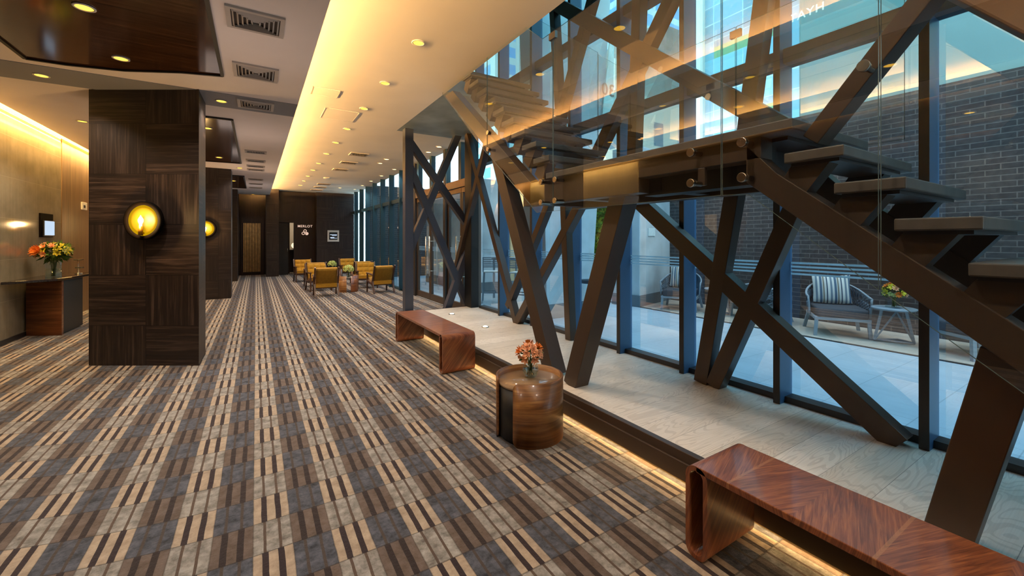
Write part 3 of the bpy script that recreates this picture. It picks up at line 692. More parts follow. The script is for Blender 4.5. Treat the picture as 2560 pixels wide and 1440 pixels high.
for lab, (x0, x1, y0, y1) in (('square ceiling access hatch nearest the cove light', (.655, 1.015, 6.2, 6.54)), ('larger ceiling access hatch behind the first', (.93, 1.455, 7.1, 7.73))):
    t = thing('access_hatch', lab, 'ceiling hatch', ((x0 + x1) / 2, (y0 + y1) / 2, ZH))
    MB().box(x0 + .012, x1 - .012, y0 + .012, y1 - .012, ZH - .003, ZH).build('hatch_door', 'ceil_hi', t)
    MB().box(x0, x1, y0, y0 + .012, ZH - .005, ZH).box(x0, x1, y1 - .012, y1, ZH - .005, ZH).box(x0, x0 + .012, y0, y1, ZH - .005, ZH).box(x1 - .012, x1, y0, y1, ZH - .005, ZH).build('hatch_frame', 'white', t)
sd = thing('ceiling_speaker', 'round white ceiling speaker between the vents over the chairs', 'speaker', (2.05, 15.2, ZH))
MB().lathe([(.12, 0), (.12, -.015), (.09, -.03), (.001, -.03)], (2.05, 15.2, ZH), 20).build('grille', 'white', sd)

SPOTS = []
def downlight(label, x, y, z, group, mat='lamp', r=.055, power=60):
    t = thing('downlight', label, 'downlight', (x, y, z), group=group)
    MB().lathe([(r, -.002), (r * 1.28, -.002), (r * 1.28, -.008), (r, -.010), (r, -.002)], (x, y, z), 20, cap=False).build('ring', 'white', t)
    MB().lathe([(.001, -.004), (r, -.004)], (x, y, z), 20, cap=False).build('lens', mat, t)
    SPOTS.append((x, y, z, power))
GY = (4.24, 5.57, 6.83, 8.26, 9.56, 10.93, 12.43, 13.73, 15.13, 16.45, 17.86)
for i, y in enumerate(GY):
    downlight('%s glowing downlight from the front in the row nearest the cove' % ORD[i], 1.46, y, ZH, 'downlight row beside the cove', power=55)
downlight('downlight near the camera above the frame in the cove row', 1.46, 2.9, ZH, 'downlight row beside the cove', power=32)
downlight('downlight behind the camera in the cove row', 1.46, 1.2, ZH, 'downlight row beside the cove', power=32)
downlight('downlight farthest behind the camera in cove row', 1.46, -.6, ZH, 'downlight row beside the cove', power=55)
for i, y in enumerate((8.77, 9.44, 10.87, 12.3, 13.78, 15.22, 16.65, 18.1)):
    downlight('%s downlight from the front in the row along the glass wall' % ORD[i], 3.5, y, ZH, 'downlight row along the glass', 'lamp_far', power=30)
for i, y in enumerate((10.86, 11.52, 17.9)):
    downlight('%s downlight from the front in short row over right chairs' % ORD[i], 2.89, y, ZH, 'short downlight row over the chairs', 'lamp_far', power=30)
downlight('downlight in the front left of the large dark ceiling panel', -1.15, 4.54, ZL - .012, 'downlights in dark panels', power=50)
downlight('downlight in the far edge of the large dark ceiling panel', -1.16, 5.63, ZL - .012, 'downlights in dark panels', power=50)
downlight('downlight in the large dark panel closest to the camera', -1.15, 3.2, ZL - .012, 'downlights in dark panels', power=50)
downlight('downlight above the camera in the large dark panel', -1.15, 1.6, ZL - .012, 'downlights in dark panels', power=50)
downlight('downlight left of the near pillar in the grey ceiling strip', -2.04, 6.7, ZL - .006, 'downlights in the grey strip', power=40)
downlight('downlight right of the near pillar in the grey ceiling strip', -.39, 6.69, ZL - .006, 'downlights in the grey strip', power=40)
downlight('first downlight in the second dark ceiling panel', -.68, 8.41, ZL - .012, 'downlights in second panel', power=40)
downlight('second downlight in the second dark ceiling panel', -.70, 11.29, ZL - .012, 'downlights in second panel', power=40)
downlight('downlight above the second dark pillar', -.36, 12.75, ZL, 'downlights by far pillars', power=30)
downlight('downlight in the third dark ceiling panel', -.6, 15.6, ZL - .012, 'downlights by far pillars', power=30)
downlight('added downlight brightening the slatted door at the far end', -.1, 20.0, ZL, 'downlights by far pillars', power=30)  # lamp added to brighten the slat panel
downlight('downlight left of counter near the stone wall', -2.3, 9.0, ZL, 'downlights over counter', power=40)

# ------------------------------------------------------------------ platform
pf = thing('platform', 'low oak-topped platform with dark steel edge under the staircase', 'platform', (3.0, 3, 0))
PX0, PX1, PY0, PY1, PZ = 2.29, 3.74, -3.0, 7.53, .205
MB().box(PX0 + .05, PX1, PY0, PY1 - .02, PZ - .03, PZ).build('oak_deck', 'oak', pf)
MB().box(PX0, PX0 + .05, PY0, PY1, .035, PZ + .004).box(PX0, PX1, PY1 - .02, PY1, .035, PZ + .004).box(PX0 - .018, PX0, PY0, PY1, .035, PZ - .055).build('edge_fascia', 'steel', pf, bevel=.004)
MB().box(PX0 + .14, PX1, PY0, PY1 - .1, 0, PZ - .03).build('plinth', 'black', pf)
MB().box(PX0 + .06, PX0 + .09, PY0, PY1, .035, .045).build('led_strip', 'led', pf)
for lab, y in (('farthest small round floor light set in the oak platform', 6.86), ('middle round floor light set in the oak platform', 5.59), ('nearest round floor light in the platform behind the flowers', 4.33)):
    t = thing('floor_uplight', lab, 'floor light', (2.98, y, PZ), group='floor lights in the platform')
    MB().lathe([(.055, 0), (.055, .008), (.04, .012), (.04, 0)], (2.98, y, PZ), 20, cap=False).build('bezel', 'chrome', t)
    MB().lathe([(.04, .008), (.03, .018), (.001, .022)], (2.98, y, PZ), 20, cap=False).build('lens', 'upward_glow', t)

# ------------------------------------------------------------------ benches
def bench(label, y0, y1):      # y1 is the far end
    x0, x1, h, w, tk = 1.81, 2.22, .45, .115, .022
    t = thing('bench', label, 'bench', (2.0, (y0 + y1) / 2, 0))
    def rrect(ya, yb, z0, z1, r, n=6):
        pts = []
        for cy, cz, a0 in ((yb - r, z1 - r, 0), (ya + r, z1 - r, PI / 2), (ya + r, z0 + r, PI), (yb - r, z0 + r, 3 * PI / 2)):
            for k in range(n + 1):
                a = a0 + PI / 2 * k / n; pts.append((cy + r * math.cos(a), cz + r * math.sin(a)))
        return pts
    def loop(ya, yb):
        o = rrect(ya, yb, 0, h, .055); i = rrect(ya + tk, yb - tk, tk, h - tk, .036)
        n = len(o); vs = [(x0, p[0], p[1]) for p in o] + [(x0, p[0], p[1]) for p in i] + [(x1, p[0], p[1]) for p in o] + [(x1, p[0], p[1]) for p in i]
        fs = []
        for k in range(n):
            j = (k + 1) % n
            fs += [(k, j, n + j, n + k), (2 * n + k, 3 * n + k, 3 * n + j, 2 * n + j), (k, 2 * n + k, 2 * n + j, j), (n + k, n + j, 3 * n + j, 3 * n + k)]
        m = MB(); m.add(vs, fs, 0, False); return m
    top = MB().box(x0, x1, y0 + .055, y1 - .055, h - .03, h)
    top.build('seat_plank', 'book', t, bevel=.004)
    loop(y1 - w, y1).build('loop_leg', 'book', t)
    loop(y0, y0 + w).build('loop_leg', 'book', t)
    return t
bench('long curved walnut bench in the near right corner', -.70, 1.29)
bench('curved walnut bench farther back before the oak platform', 4.42, 6.30)

# ------------------------------------------------------------------ round side table
sx, sy, sr, shh = 1.86, 2.74, .268, .475
sdt = thing('side_table', 'round walnut-wrapped side table holding the orange flowers', 'side table', (sx, sy, 0))
def shell(a0, a1, z0, z1, r, tk, rc=.05, n=40):
    """curved veneer panel with rounded corners"""
    outer = []; L = (a1 - a0) * r
    us = [0, .004, .01, .02, .035, .05]; cols = [u / L for u in us] + [.08 + .84 * k / n for k in range(n + 1)] + [1 - u / L for u in us[::-1]]
    cols = sorted(set(round(c, 5) for c in cols))
    vs = []
    for c in cols:
        d = min(c, 1 - c) * L; ins = 0
        if d < rc: ins = rc - math.sqrt(max(0, rc * rc - (rc - d) ** 2))
        a = a0 + (a1 - a0) * c
        for rr in (r, r - tk):
            for z in (z0 + ins, z1 - ins): vs.append((sx + rr * math.cos(a), sy + rr * math.sin(a), z))
    fs = []
    for k in range(len(cols) - 1):
        b, d = 4 * k, 4 * k + 4
        fs += [(b, d, d + 1, b + 1), (b + 2, b + 3, d + 3, d + 2), (b + 1, d + 1, d + 3, b + 3), (b, b + 2, d + 2, d)]
    e = 4 * (len(cols) - 1); fs += [(0, 1, 3, 2), (e, e + 2, e + 3, e + 1)]
    m = MB(); m.add(vs, fs, 0, True); return m
def shellwood():
    t = NT('walnut_wrap'); x, y, z = t.sep(t.uv())[:3]
    o = t.obj(); ox_, oy_, oz_ = t.sep(o)[:3]
    f1 = t.noise(t.comb(t.math('MULTIPLY', ox_, 1.6), t.math('MULTIPLY', oy_, 1.6), t.math('MULTIPLY', oz_, 24.0)), 1, 4, .6, .6)
    f2 = t.noise(t.comb(t.math('MULTIPLY', ox_, 4.0), t.math('MULTIPLY', oy_, 4.0), t.math('MULTIPLY', oz_, 150.0)), 1, 3, .6)
    f = t.math('ADD', t.math('MULTIPLY', f1, .7), t.math('MULTIPLY', f2, .3))
    return t.bsdf(t.ramp(f, [(.33, hexc('4a2c17')), (.5, hexc('7a4f2a')), (.67, hexc('a37643'))]), .32, 0, .5, f2, .05, .002, coat=.2)
M['wrap'] = shellwood()
fa = math.atan2(-2.74, -1.86)        # direction towards the camera
shell(fa - .48, fa + 3.1, 0.0, shh, sr, .014).build('front_wrap', 'wrap', sdt)
shell(fa + 3.16, fa + 2 * PI - 1.19, 0.0, shh, sr, .014).build('rear_wrap', 'wrap', sdt)
MB().lathe([(sr - .02, .41), (sr - .02, .43), (.001, .43)], (sx, sy, 0), 48).build('glass_top', 'tab_top', sdt)
MB().lathe([(sr - .024, .02), (sr - .024, .405)], (sx, sy, 0), 40).build('inner_drum', 'black', sdt)
vase('small round glass vase of water on the round side table', (sx + .045, sy + .05, .43), .068, .12, 'bowl', .5)
bouquet('small bouquet of orange rose and pink alstroemeria on round side table', (sx + .05, sy + .06, .435), (sx + .05, sy + .06, .605), .085,
        [('rose', 'orange', 2, .045, 9, 1.3, (-1.2, -.2, .6)), ('rose', 'orange', 1, .04, 9, 1.3, (-1.0, -.9, .2)), ('alstroemeria', 'pink', 18, .035, 6, .9, (.2, -.2, .1))], 80, nstem=6, flat=.95)

# ------------------------------------------------------------------ staircase
sc_ = thing('staircase', 'open bronze steel staircase with floating stone treads and landing', 'staircase', (2.8, 2.3, 0))
SX0, SX1 = 2.30, 3.22
KU, KL = .985, .825; KS = .815
def tread(y, z, dep=.255, tk=.052, nm='tread'):
    MB().box(SX0, SX1, y, y + dep, z - tk, z).build(nm, 'tread', sc_, bevel=.006)
def bracket(y, z, tk=.052):
    for x, mt_ in ((2.343, 'steel'), (3.046, 'black')):  # far bracket black: shade between the stringers put into its colour
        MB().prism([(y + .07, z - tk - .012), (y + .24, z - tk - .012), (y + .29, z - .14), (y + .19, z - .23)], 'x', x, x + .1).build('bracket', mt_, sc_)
    MB().box(2.335, 3.14, y + .03, y + .235, z - tk - .016, z - tk).build('tread_plate', 'steel_dark', sc_)  # darker steel stands in for shade under the tread
LY0, LY1, LZ = 1.03, 3.12, 2.165
for n in range(1, 12):
    y, z = LY0 - .215 * n, LZ - .176 * n
    if z < .25: break
    tread(y, z); bracket(y, z)
def stringer(x0, x1, ya, yb, clo, chi, k):
    return MB().prism([(ya, clo + k * ya), (yb, clo + k * yb), (yb, chi + k * yb), (ya, chi + k * ya)], 'x', x0, x1)
ylo = (.2 - KL) / KS
for x0 in (2.335, 3.04):
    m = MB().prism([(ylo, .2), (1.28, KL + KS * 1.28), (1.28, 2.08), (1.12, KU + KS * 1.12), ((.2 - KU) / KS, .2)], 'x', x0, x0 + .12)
    m.build('stringer', 'steel' if x0 < 3 else 'black', sc_, bevel=.004)  # far stringer painted black for the shade it sits in
# landing
MB().box(SX0, SX1 + .05, LY0, LY1, LZ - .055, LZ).build('landing_slab', 'tread', sc_, bevel=.006)
MB().box(2.335, 2.455, 2.05, 3.55, 1.885, LZ - .055).box(2.335, 2.455, 1.2, 2.05, 1.99, LZ - .055).box(2.335, 2.36, 1.53, 1.58, 1.88, 1.99).build('landing_beam', 'steel', sc_, bevel=.004)
MB().box(2.46, 2.6, 1.25, 2.1, 1.87, LZ - .06).build('landing_beam', 'black', sc_)  # black block standing in for the shade under the landing
MB().box(3.04, 3.16, 1.2, 3.55, 1.885, LZ - .055).build('landing_beam', 'steel', sc_, bevel=.004)
lb = MB()
for y in (1.3, 1.95, 2.75, 3.4): lb.box(2.455, 3.04, y, y + .1, 1.9, LZ - .06)
lb.build('cross_beams', 'steel_dark', sc_)
MB().box(2.45, 3.05, 1.12, LY1, LZ - .075, LZ - .055).build('landing_deck', 'steel_dark', sc_)
# upper flight
for n in range(0, 9):
    y, z = 3.07 + .205 * n, 2.333 + .168 * n
    tread(y, z); bracket(y, z)
for x0 in (2.335, 3.04):
    MB().prism([(3.42, 1.9), (5.62, 3.63), (5.36, 3.63), (3.18, 1.93)], 'x', x0, x0 + .12).build('stringer', 'steel', sc_, bevel=.004)

# glass balustrade of the staircase: each pane a thing
GX = 2.25
def pane(label, poly, x, buttons=(), clamps=(), bx=None):
    t = thing('glass_balustrade_pane', label, 'glass panel', (x, sum(p[0] for p in poly) / len(poly), min(p[1] for p in poly)), group='frameless glass panes of the stair')
    m = MB(); m.add([(x, p[0], p[1]) for p in poly], [tuple(range(len(poly)))]); pn_ = m.build('pane', 'rail_glass', t)
    e = MB(); n = len(poly)
    for i in range(n):
        a, b = poly[i], poly[(i + 1) % n]
        e.bar((x, a[0], a[1]), (x, b[0], b[1]), .005, .002, (1, 0, 0))
    e.build('polished_edge', 'glass_edge', pn_)
    bx = bx if bx else x + .09
    for y, z in buttons:
        MB().lathe([(.024, -.02), (.026, -.018), (.026, -.004), (.016, -.003), (.016, bx - x)], (x, y, z), 18, ax=(1, 0, 0)).build('standoff', 'chrome', t)
    for y, z in clamps:
        MB().box(x - .014, x + .014, y - .045, y + .045, z - .03, z + .03).build('clamp', 'chrome_grey', t)
    return t
M['glass_edge'] = plain('glass_edge', hexc('5d6b69'), .15, 0, .6, .05)
M['chrome_grey'] = plain('grey_clamp', hexc('8d8a86'), .3, .6)
sk = .815
pane('glass pane beside the top treads of the upper flight', [(4.18, 2.53), (5.5, 3.6), (5.5, 4.6), (4.18, 4.32)], GX)
pane('glass pane along lower part of the upper flight', [(2.945, 1.80), (3.19, 1.80), (4.17, 2.53), (4.17, 4.27), (3.10, 3.40), (2.945, 3.40)], GX, [(4.14, 2.76), (4.14, 2.57), (3.11, 2.08), (3.11, 1.89)])
pane('wide glass pane in front of the stair landing', [(1.375, 1.80), (2.935, 1.80), (2.935, 3.40), (1.375, 3.40)], GX, [(2.9, 2.075), (2.9, 1.89), (1.56, 2.075), (1.56, 1.89)], [(2.94, 3.36)])
pane('glass pane at the top of the lower flight', [(.675, 1.335), (1.22, 1.79), (1.367, 1.80), (1.367, 3.40), (1.22, 3.40), (.675, 2.95)], GX, [(1.25, 2.075), (1.25, 1.885)])
pane('large glass pane beside the lower flight at right edge', [(-1.05, .22), (-.70, .22), (.667, 1.33), (.667, 2.94), (-1.05, 1.55)], GX)
pane('inner glass pane on the far side of the landing, right half', [(.9, 2.17), (1.955, 2.17), (1.955, 3.33), (.9, 3.33)], 3.42, (), [(1.96, 3.27)])
pane('inner glass pane on the far side of the landing, left half', [(1.965, 2.17), (3.60, 2.30), (3.60, 3.72), (3.1, 3.33), (1.965, 3.33)], 3.42)
pane('inner glass pane beside the upper flight', [(3.61, 2.55), (5.3, 3.9), (5.3, 5.05), (3.61, 3.75)], 3.42)

# ------------------------------------------------------------------ steel braces (each one a thing)
def brace(label, a, b, w=.15, h=.15, side=(1, 0, 0), mat='steel', name='steel_brace', trim0=None, trim1=None):
    jit = Vector(side) * random.uniform(-.006, .006)
    m = MB(); m.bar(Vector(a) + jit, Vector(b) + jit, w, h, side)
    o = m.build(name, mat, bevel=.004)
    return tag(o, label, 'steel brace')
def ext(a, b, t0=0, t1=0):
    a, b = Vector(a), Vector(b); d = (b - a).normalized(); return a - d * t0, b + d * t1
XF, XR = 2.53, 3.58
brace('thick leaning brace from platform edge to upper stair flight, left of the V', *ext((XF, 3.27, .2), (XF, 4.42, 2.69), .0, .05), .16, .17)
brace('thick brace from platform edge to landing, right of the V', *ext((XF, 2.96, .2), (XF, 2.36, 1.9), 0, .02), .16, .16)
brace('massive near brace rising from platform to lower flight at right', *ext((2.62, .545, .2), (2.5, .34, 1.12), 0, .0), .15, .15)
brace('bright steep brace rising from the landing at top right', *ext((2.47, 1.0, 2.06), (2.47, .30, 2.94), .0, 1.6), .12, .085)
brace('long diagonal brace falling from the landing to the glass sill', *ext((XR, 3.16, 2.0), (XR, .96, .215), .0, .0), .12, .15)
brace('brace by the glass from landing to sill, left arm of right V', *ext((XR, 2.06, 1.95), (XR, 2.36, .21), .0, 0), .12, .13)
brace('brace by the glass from landing to sill, right arm of right V', *ext((XR, 1.58, 1.80), (XR, 2.24, .21), .1, 0), .12, .13)
brace('brace behind the left leaning brace rising to the landing', *ext((XR, 5.6, .21), (XR, 3.95, 2.16), 0, .0), .12, .12)
brace('nearly upright slim brace by the glass under the landing end', *ext((XR, 4.29, .21), (XR, 4.41, 2.15), 0, 0), .11, .11)
brace('short brace by the glass crossing left of the concrete pillar', *ext((XR, 5.62, .8), (XR, 4.75, 2.06), .45, .0), .11, .11)
brace('long thin brace with pale edge falling from stair top to sill', *ext((XR, 7.34, 3.45), (XR, 5.6, .21), .2, 0), .11, .11)
brace('brace crossing the pale-edged one beside the black portal post', *ext((XR, 6.62, 3.3), (XR, 8.0, .9), .1, 0), .11, .11)
brace('long sloping beam above the landing, studded with glass buttons', *ext((XR, 4.95, 5.13), (XR, 1.72, 2.48), .3, .25), .12, .17)
brace('steep upper brace left of the mirrored lettering', *ext((XR, 1.78, 3.75), (XR, 1.95, 2.45), .6, .1), .12, .13)
brace('upright upper brace behind the middle of the landing', *ext((XR, 3.10, 4.5), (XR, 3.2, 2.2), .8, .1), .12, .12)
brace('slanting upper brace running down to the landing corner', *ext((XR, 2.6, 4.1), (XR, 4.0, 2.3), .8, .1), .12, .14)
brace('upper brace crossing the sloping beam at its far end', *ext((XR, 3.75, 4.75), (XR, 4.56, 3.1), .5, .1), .12, .12)
brace('nearly upright upper brace beside the farthest balustrade pane', *ext((XR, 4.66, 4.9), (XR, 4.5, 3.1), .4, .1), .12, .1)
for lab, y, z in (('upper round glass button on the sloping beam', 2.77, 3.27), ('lower round glass button on the sloping beam', 2.25, 2.84)):
    t = thing('glass_button', lab, 'glass fixing', (3.49, y, z)); MB().lathe([(.028, 0), (.03, .004), (.03, .02), (.014, .022), (.014, .05)], (3.475, y, z), 18, ax=(1, 0, 0)).build('cap', 'chrome', t)
t = thing('glass_button', 'round glass button on the bright steep brace', 'glass fixing', (2.4, .74, 2.3)); MB().lathe([(.024, -.0), (.026, .004), (.026, .02), (.014, .022), (.014, .1)], (2.30, .745, 2.325), 18, ax=(1, 0, 0)).build('cap', 'chrome', t)
# portal frame at the far end of the platform
tag(MB().box(2.37, 2.53, 7.62, 7.78, 0, ZH).build('portal_post', 'steel_daylit', bevel=.004), 'grey steel post at the far end of the platform, left of crossed braces', 'steel post')
tag(MB().box(3.58, 3.74, 7.3, 7.6, 0, ZH).build('portal_post', 'black', bevel=.004), 'black steel post beside the glass doors, right of crossed braces', 'steel post')
PYY = 7.7
for i, (lab, a, b) in enumerate((('portal brace from post top falling right, upper one of the crossed four', (2.45, 3.43), (3.66, 1.88)),
                                 ('portal brace falling from post top down to the platform corner', (2.45, 2.98), (3.66, .25)),
                                 ('portal brace rising from mid post to the ceiling at right', (2.43, 1.24), (3.57, 3.88)),
                                 ('short portal brace low down between platform and black post', (3.18, .02), (3.68, 1.32)))):
    brace(lab, *ext((a[0], PYY, a[1]), (b[0], PYY, b[1]), 0, 0), .13, .13, (0, 1, 0)) if False else brace(lab, (a[0], PYY, a[1]), (b[0], PYY, b[1]), .13, .13, (0, 1, 0), 'steel_daylit')
# slanted soffit panel of the flight above, top right corner
tag(MB().prism([(1.55, 3.86), (-.62, 1.16), (-.79, 1.29), (1.38, 3.99)], 'x', 2.44, 2.60).build('soffit_panel', plain('soffit_brown', hexc('8d7460'), .6, 0, .3, .04), bevel=.01), 'brown slanted soffit beam in the top right corner', 'soffit')

# ------------------------------------------------------------------ curtain wall
def window(i, y0, y1, zb=.205, stripes_=True, mull=True, fin=.15, up=True):
    w = thing('window_%d' % i, None, None, (XG, (y0 + y1) / 2, zb), kind='structure')
    def quad(za, zb_, nm, mt_):
        m = MB(); m.add([(XG, y0, za), (XG, y1, za), (XG, y1, zb_), (XG, y0, zb_)], [(0, 1, 2, 3)]); m.build(nm, mt_, w)
    quad(zb, 3.05, 'pane_lower', 'glass')
    quad(3.05, 4.24, 'pane_middle', 'glass_up'); quad(4.24, 7.3, 'pane_upper', 'glass_up')
    fr = MB().box(XG - fin - .02, XG + .03, y0 - .024, y0 + .024, max(zb - .2, 0), 7.3); fr.build('mullion', 'mullion', w, bevel=.002)
    MB().box(XG - fin - .026, XG - fin - .018, y0 - .024, y0 + .026, max(zb - .2, 0), 7.3).build('mullion_cover', 'steel_dark', w)
    MB().box(XG - .09, XG + .03, y0 + .024, y1 - .024, zb - .005, zb + .05).build('sill', 'steel_dark', w)
    tr = MB()
    for z in (3.05, 4.24, 5.8): tr.box(XG - .12, XG + .03, y0 + .024, y1 - .024, z - .06, z + .06)
    tr.build('transom', 'steel_blue', w)
    if stripes_:
        s = MB()
        for k in range(4): s.box(XG + .004, XG + .006, y0 + .026, y1 - .026, 1.255 + k * .03, 1.270 + k * .03)
        s.build('frosted_stripe', 'frost', w)
    return w
M['steel_blue'] = plain('transom_steel', hexc('22404c'), .4, 0, .4, .08, 2)
YS = [-2.66, -1.78, -.9, -.02, .86, 1.74, 2.63, 3.48, 4.38, 5.3, 6.3, 7.25]
for i in range(len(YS) - 1): window(i + 1, YS[i], YS[i + 1])
FY = [11.4, 12.4, 13.5, 14.6, 15.75, 16.9, 18.0, 19.1, 20.1]
n0 = len(YS)
for i in range(len(FY) - 1):
    y0, y1 = FY[i], FY[i + 1]
    w = thing('window_%d' % (n0 + i), None, None, (XG, (y0 + y1) / 2, 0), kind='structure')
    m = MB(); m.add([(XG, y0, 0), (XG, y1, 0), (XG, y1, ZH), (XG, y0, ZH)], [(0, 1, 2, 3)]); m.build('pane', 'glass', w)
    MB().box(XG - .13, XG + .03, y0 - .03, y0 + .03, 0, ZH).build('mullion', 'steel_blue', w)
    MB().box(XG - .07, XG + .03, y0 + .03, y1 - .03, 2.68, 2.8).box(XG - .07, XG + .03, y0 + .03, y1 - .03, 0, .06).build('transom', 'steel_blue', w)
# glass doors between platform and far windows
def gdoor(i, ya, yb, hy):
    d = thing('door_%d' % i, None, None, (XG, (ya + yb) / 2, 0), kind='structure')
    fw = .075
    m = MB(); m.add([(XG, ya, .1), (XG, yb, .1), (XG, yb, 2.62), (XG, ya, 2.62)], [(0, 1, 2, 3)]); m.build('pane', 'glass', d)
    df_ = MB().box(XG - .03, XG + .03, ya, ya + fw, 0, 2.66).box(XG - .03, XG + .03, yb - fw, yb, 0, 2.66).box(XG - .03, XG + .03, ya + fw, yb - fw, 0, .16).build('door_frame', 'steel', d)
    MB().box(XG - .04, XG + .03, ya, yb, 2.56, 2.66).build('door_head', 'door_bronze', d)
    MB().cyl((XG - .1, hy, .62), (XG - .1, hy, 1.62), .016).cyl((XG - .1, hy, .75), (XG, hy, .75), .01).cyl((XG - .1, hy, 1.5), (XG, hy, 1.5), .01).build('pull_handle', 'chrome', df_)
    s = MB()
    for k in range(4): s.box(XG + .004, XG + .006, ya + fw, yb - fw, 1.255 + k * .03, 1.270 + k * .03)
    s.build('frosted_stripe', 'frost', d)
gdoor(3, 10.05, 11.05, 10.18); gdoor(4, 9.06, 10.04, 9.92); gdoor(5, 8.16, 8.92, 8.28); gdoor(6, 7.36, 8.15, 8.03)
struct(MB().box(XG - .09, XG + .04, 8.93, 9.05, 0, ZH).box(XG - .09, XG + .04, 11.06, 11.38, 0, ZH), 'trim_door_posts', 'steel_dark')
struct(MB().box(XG - .08, XG + .04, 7.36, 11.06, 2.67, 2.83), 'trim_door_header', 'door_bronze')
tw_ = thing('window_%d' % (n0 + 20), None, None, (XG, 9.2, 2.83), kind='structure')
m = MB(); m.add([(XG, 7.3, 2.83), (XG, 11.4, 2.83), (XG, 11.4, ZH), (XG, 7.3, ZH)], [(0, 1, 2, 3)]); m.build('pane', 'glass', tw_)
mm = MB()
for y in (8.2, 9.0, 9.95, 10.9): mm.box(XG - .08, XG + .03, y - .12, y + .02, 2.83, ZH)
mm.build('mullion', 'steel_blue', tw_)
# upper glass beyond the void (second storey)
w = thing('window_%d' % (n0 + 21), None, None, (XG, 14, ZH + .3), kind='structure')
m = MB(); m.add([(XG, 7.25, ZH + .3), (XG, 21.4, ZH + .3), (XG, 21.4, 7.3), (XG, 7.25, 7.3)], [(0, 1, 2, 3)]); m.build('pane', 'glass_up', w)
mm = MB()
for k in range(16): mm.box(XG - .15, XG + .03, 7.25 + k * .9 - .024, 7.25 + k * .9 + .024, ZH + .3, 7.3)
mm.build('mullion', 'mullion', w)
# mirrored lettering on the outside of the glass
hs = thing('glass_lettering', 'white hotel name lettering seen mirrored through the upper glass', 'lettering', (XG + .01, 1.6, 3.3))
text('HYATT C', 'letters', 'letters', hs, (XG + .012, 1.475, 3.365), (PI / 2, 0, PI / 2), .092, .001, 'LEFT')

# ------------------------------------------------------------------ terrace and surroundings
struct(MB().box(9.05, 9.3, -6, 17, 0, 3.95).box(3.9, 9.3, 17, 17.2, 0, 3.7), 'wall_terrace_brick', 'brick')
struct(MB().box(9.1, 9.4, -6, 3.95, 3.95, 8.5), 'wall_terrace_upper', 'plaster')
pl = thing('concrete_pillar', 'leaning board-marked concrete pillar outside with mirrored number', 'pillar', (5.4, 6.8, 0))
MB().prism([(4.79, 0), (5.91, 0), (6.55, 7.5), (4.6, 7.5)], 'y', 6.45, 7.2).build('shaft', 'concrete', pl, bevel=.01)
MB().prism([(4.77, 0), (5.93, 0), (5.95, .28), (4.765, .28)], 'y', 6.43, 7.22).build('base', 'concrete_base', pl)
bn = thing('banner', 'pale vertical sign strip with mirrored number on the leaning pillar', 'sign', (6.36, 6.42, 4.15))
MB().prism([(6.20, 4.15), (6.52, 4.2), (6.54, 5.75), (6.42, 5.75)], 'y', 6.40, 6.44).build('board', plain('banner_pale', hexc('d5e6df'), .6), bn)
o = text('30', 'numerals', 'dark_letters', bn, (6.36, 6.39, 4.6), (PI / 2, 0, 0), .36, .002); o.scale = (-1, 1, 1)
p2c = thing('concrete_pier', 'concrete pier with paper notice standing against the brick wall', 'pillar', (8.3, 6.9, 0))
MB().prism([(7.45, 6.5), (9.04, 6.9), (9.04, 7.5), (7.3, 7.2)], 'z', 0, 3.7).build('shaft', 'concrete', p2c, bevel=.01)
MB().prism([(7.43, 6.48), (9.04, 6.88), (9.04, 7.5), (7.28, 7.2)], 'z', 0, .26).build('base', 'concrete_base', p2c)
tag(MB().obox((8.02, 6.63, 1.72), (.17, .0425, 0), (.002, -.006, 0), (0, 0, .095)).build('notice', 'paper'), 'small pale paper notice taped to the concrete pier', 'notice')
p3c = thing('concrete_block_wall', 'long pale concrete wall outside the glass doors', 'wall block', (5.6, 12, 0))
MB().box(5.3, 6.1, 10.6, 14.5, 0, 3.3).build('shaft', 'concrete', p3c, bevel=.01); MB().box(5.28, 6.12, 10.58, 14.52, 0, .3).build('base', 'concrete_base', p3c)
p4c = thing('concrete_column', 'warm-lit concrete column beside the green wall', 'pillar', (7.3, 11.4, 0))
MB().box(6.75, 7.55, 11.0, 11.8, 0, 3.7).build('shaft', 'concrete_warm_lit', p4c, bevel=.01); MB().box(6.73, 7.57, 10.98, 11.82, 0, .25).build('base', 'concrete_base', p4c)
hd = MB()
for i in range(2600):
    y = random.uniform(7.6, 14.5); z = random.uniform(1.0, 2.95); x = 8.95 - random.uniform(0, .16)
    leaf_mb(hd, (x, y, z), (-.6 + random.uniform(-.4, .4), random.uniform(-1, 1), random.uniform(-1, .5)), random.uniform(.1, .2), random.uniform(.03, .055))
hd.box(8.92, 9.04, 7.52, 14.6, .9, 3.0)
tag(hd.build('green_wall', 'hedge'), 'bright green climbing hedge covering the brick wall behind pillars', 'hedge', kind='stuff')
def building(label, name, boxes, mat, extra=None):
    t = thing(name, label, 'building', (boxes[0][0], boxes[0][2], 0))
    for b in boxes: MB().box(*b).build('facade', mat, t)
    if extra: extra(t)
    return t
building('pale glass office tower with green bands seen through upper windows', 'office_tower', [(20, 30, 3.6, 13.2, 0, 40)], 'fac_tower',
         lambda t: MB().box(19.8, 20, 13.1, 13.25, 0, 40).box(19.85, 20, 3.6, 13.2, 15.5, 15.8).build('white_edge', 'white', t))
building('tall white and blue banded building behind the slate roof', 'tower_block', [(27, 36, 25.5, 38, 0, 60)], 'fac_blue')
building('white apartment building at the far left of the upper windows', 'apartment_building', [(22, 29, 39, 47, 0, 55)], 'fac_white')
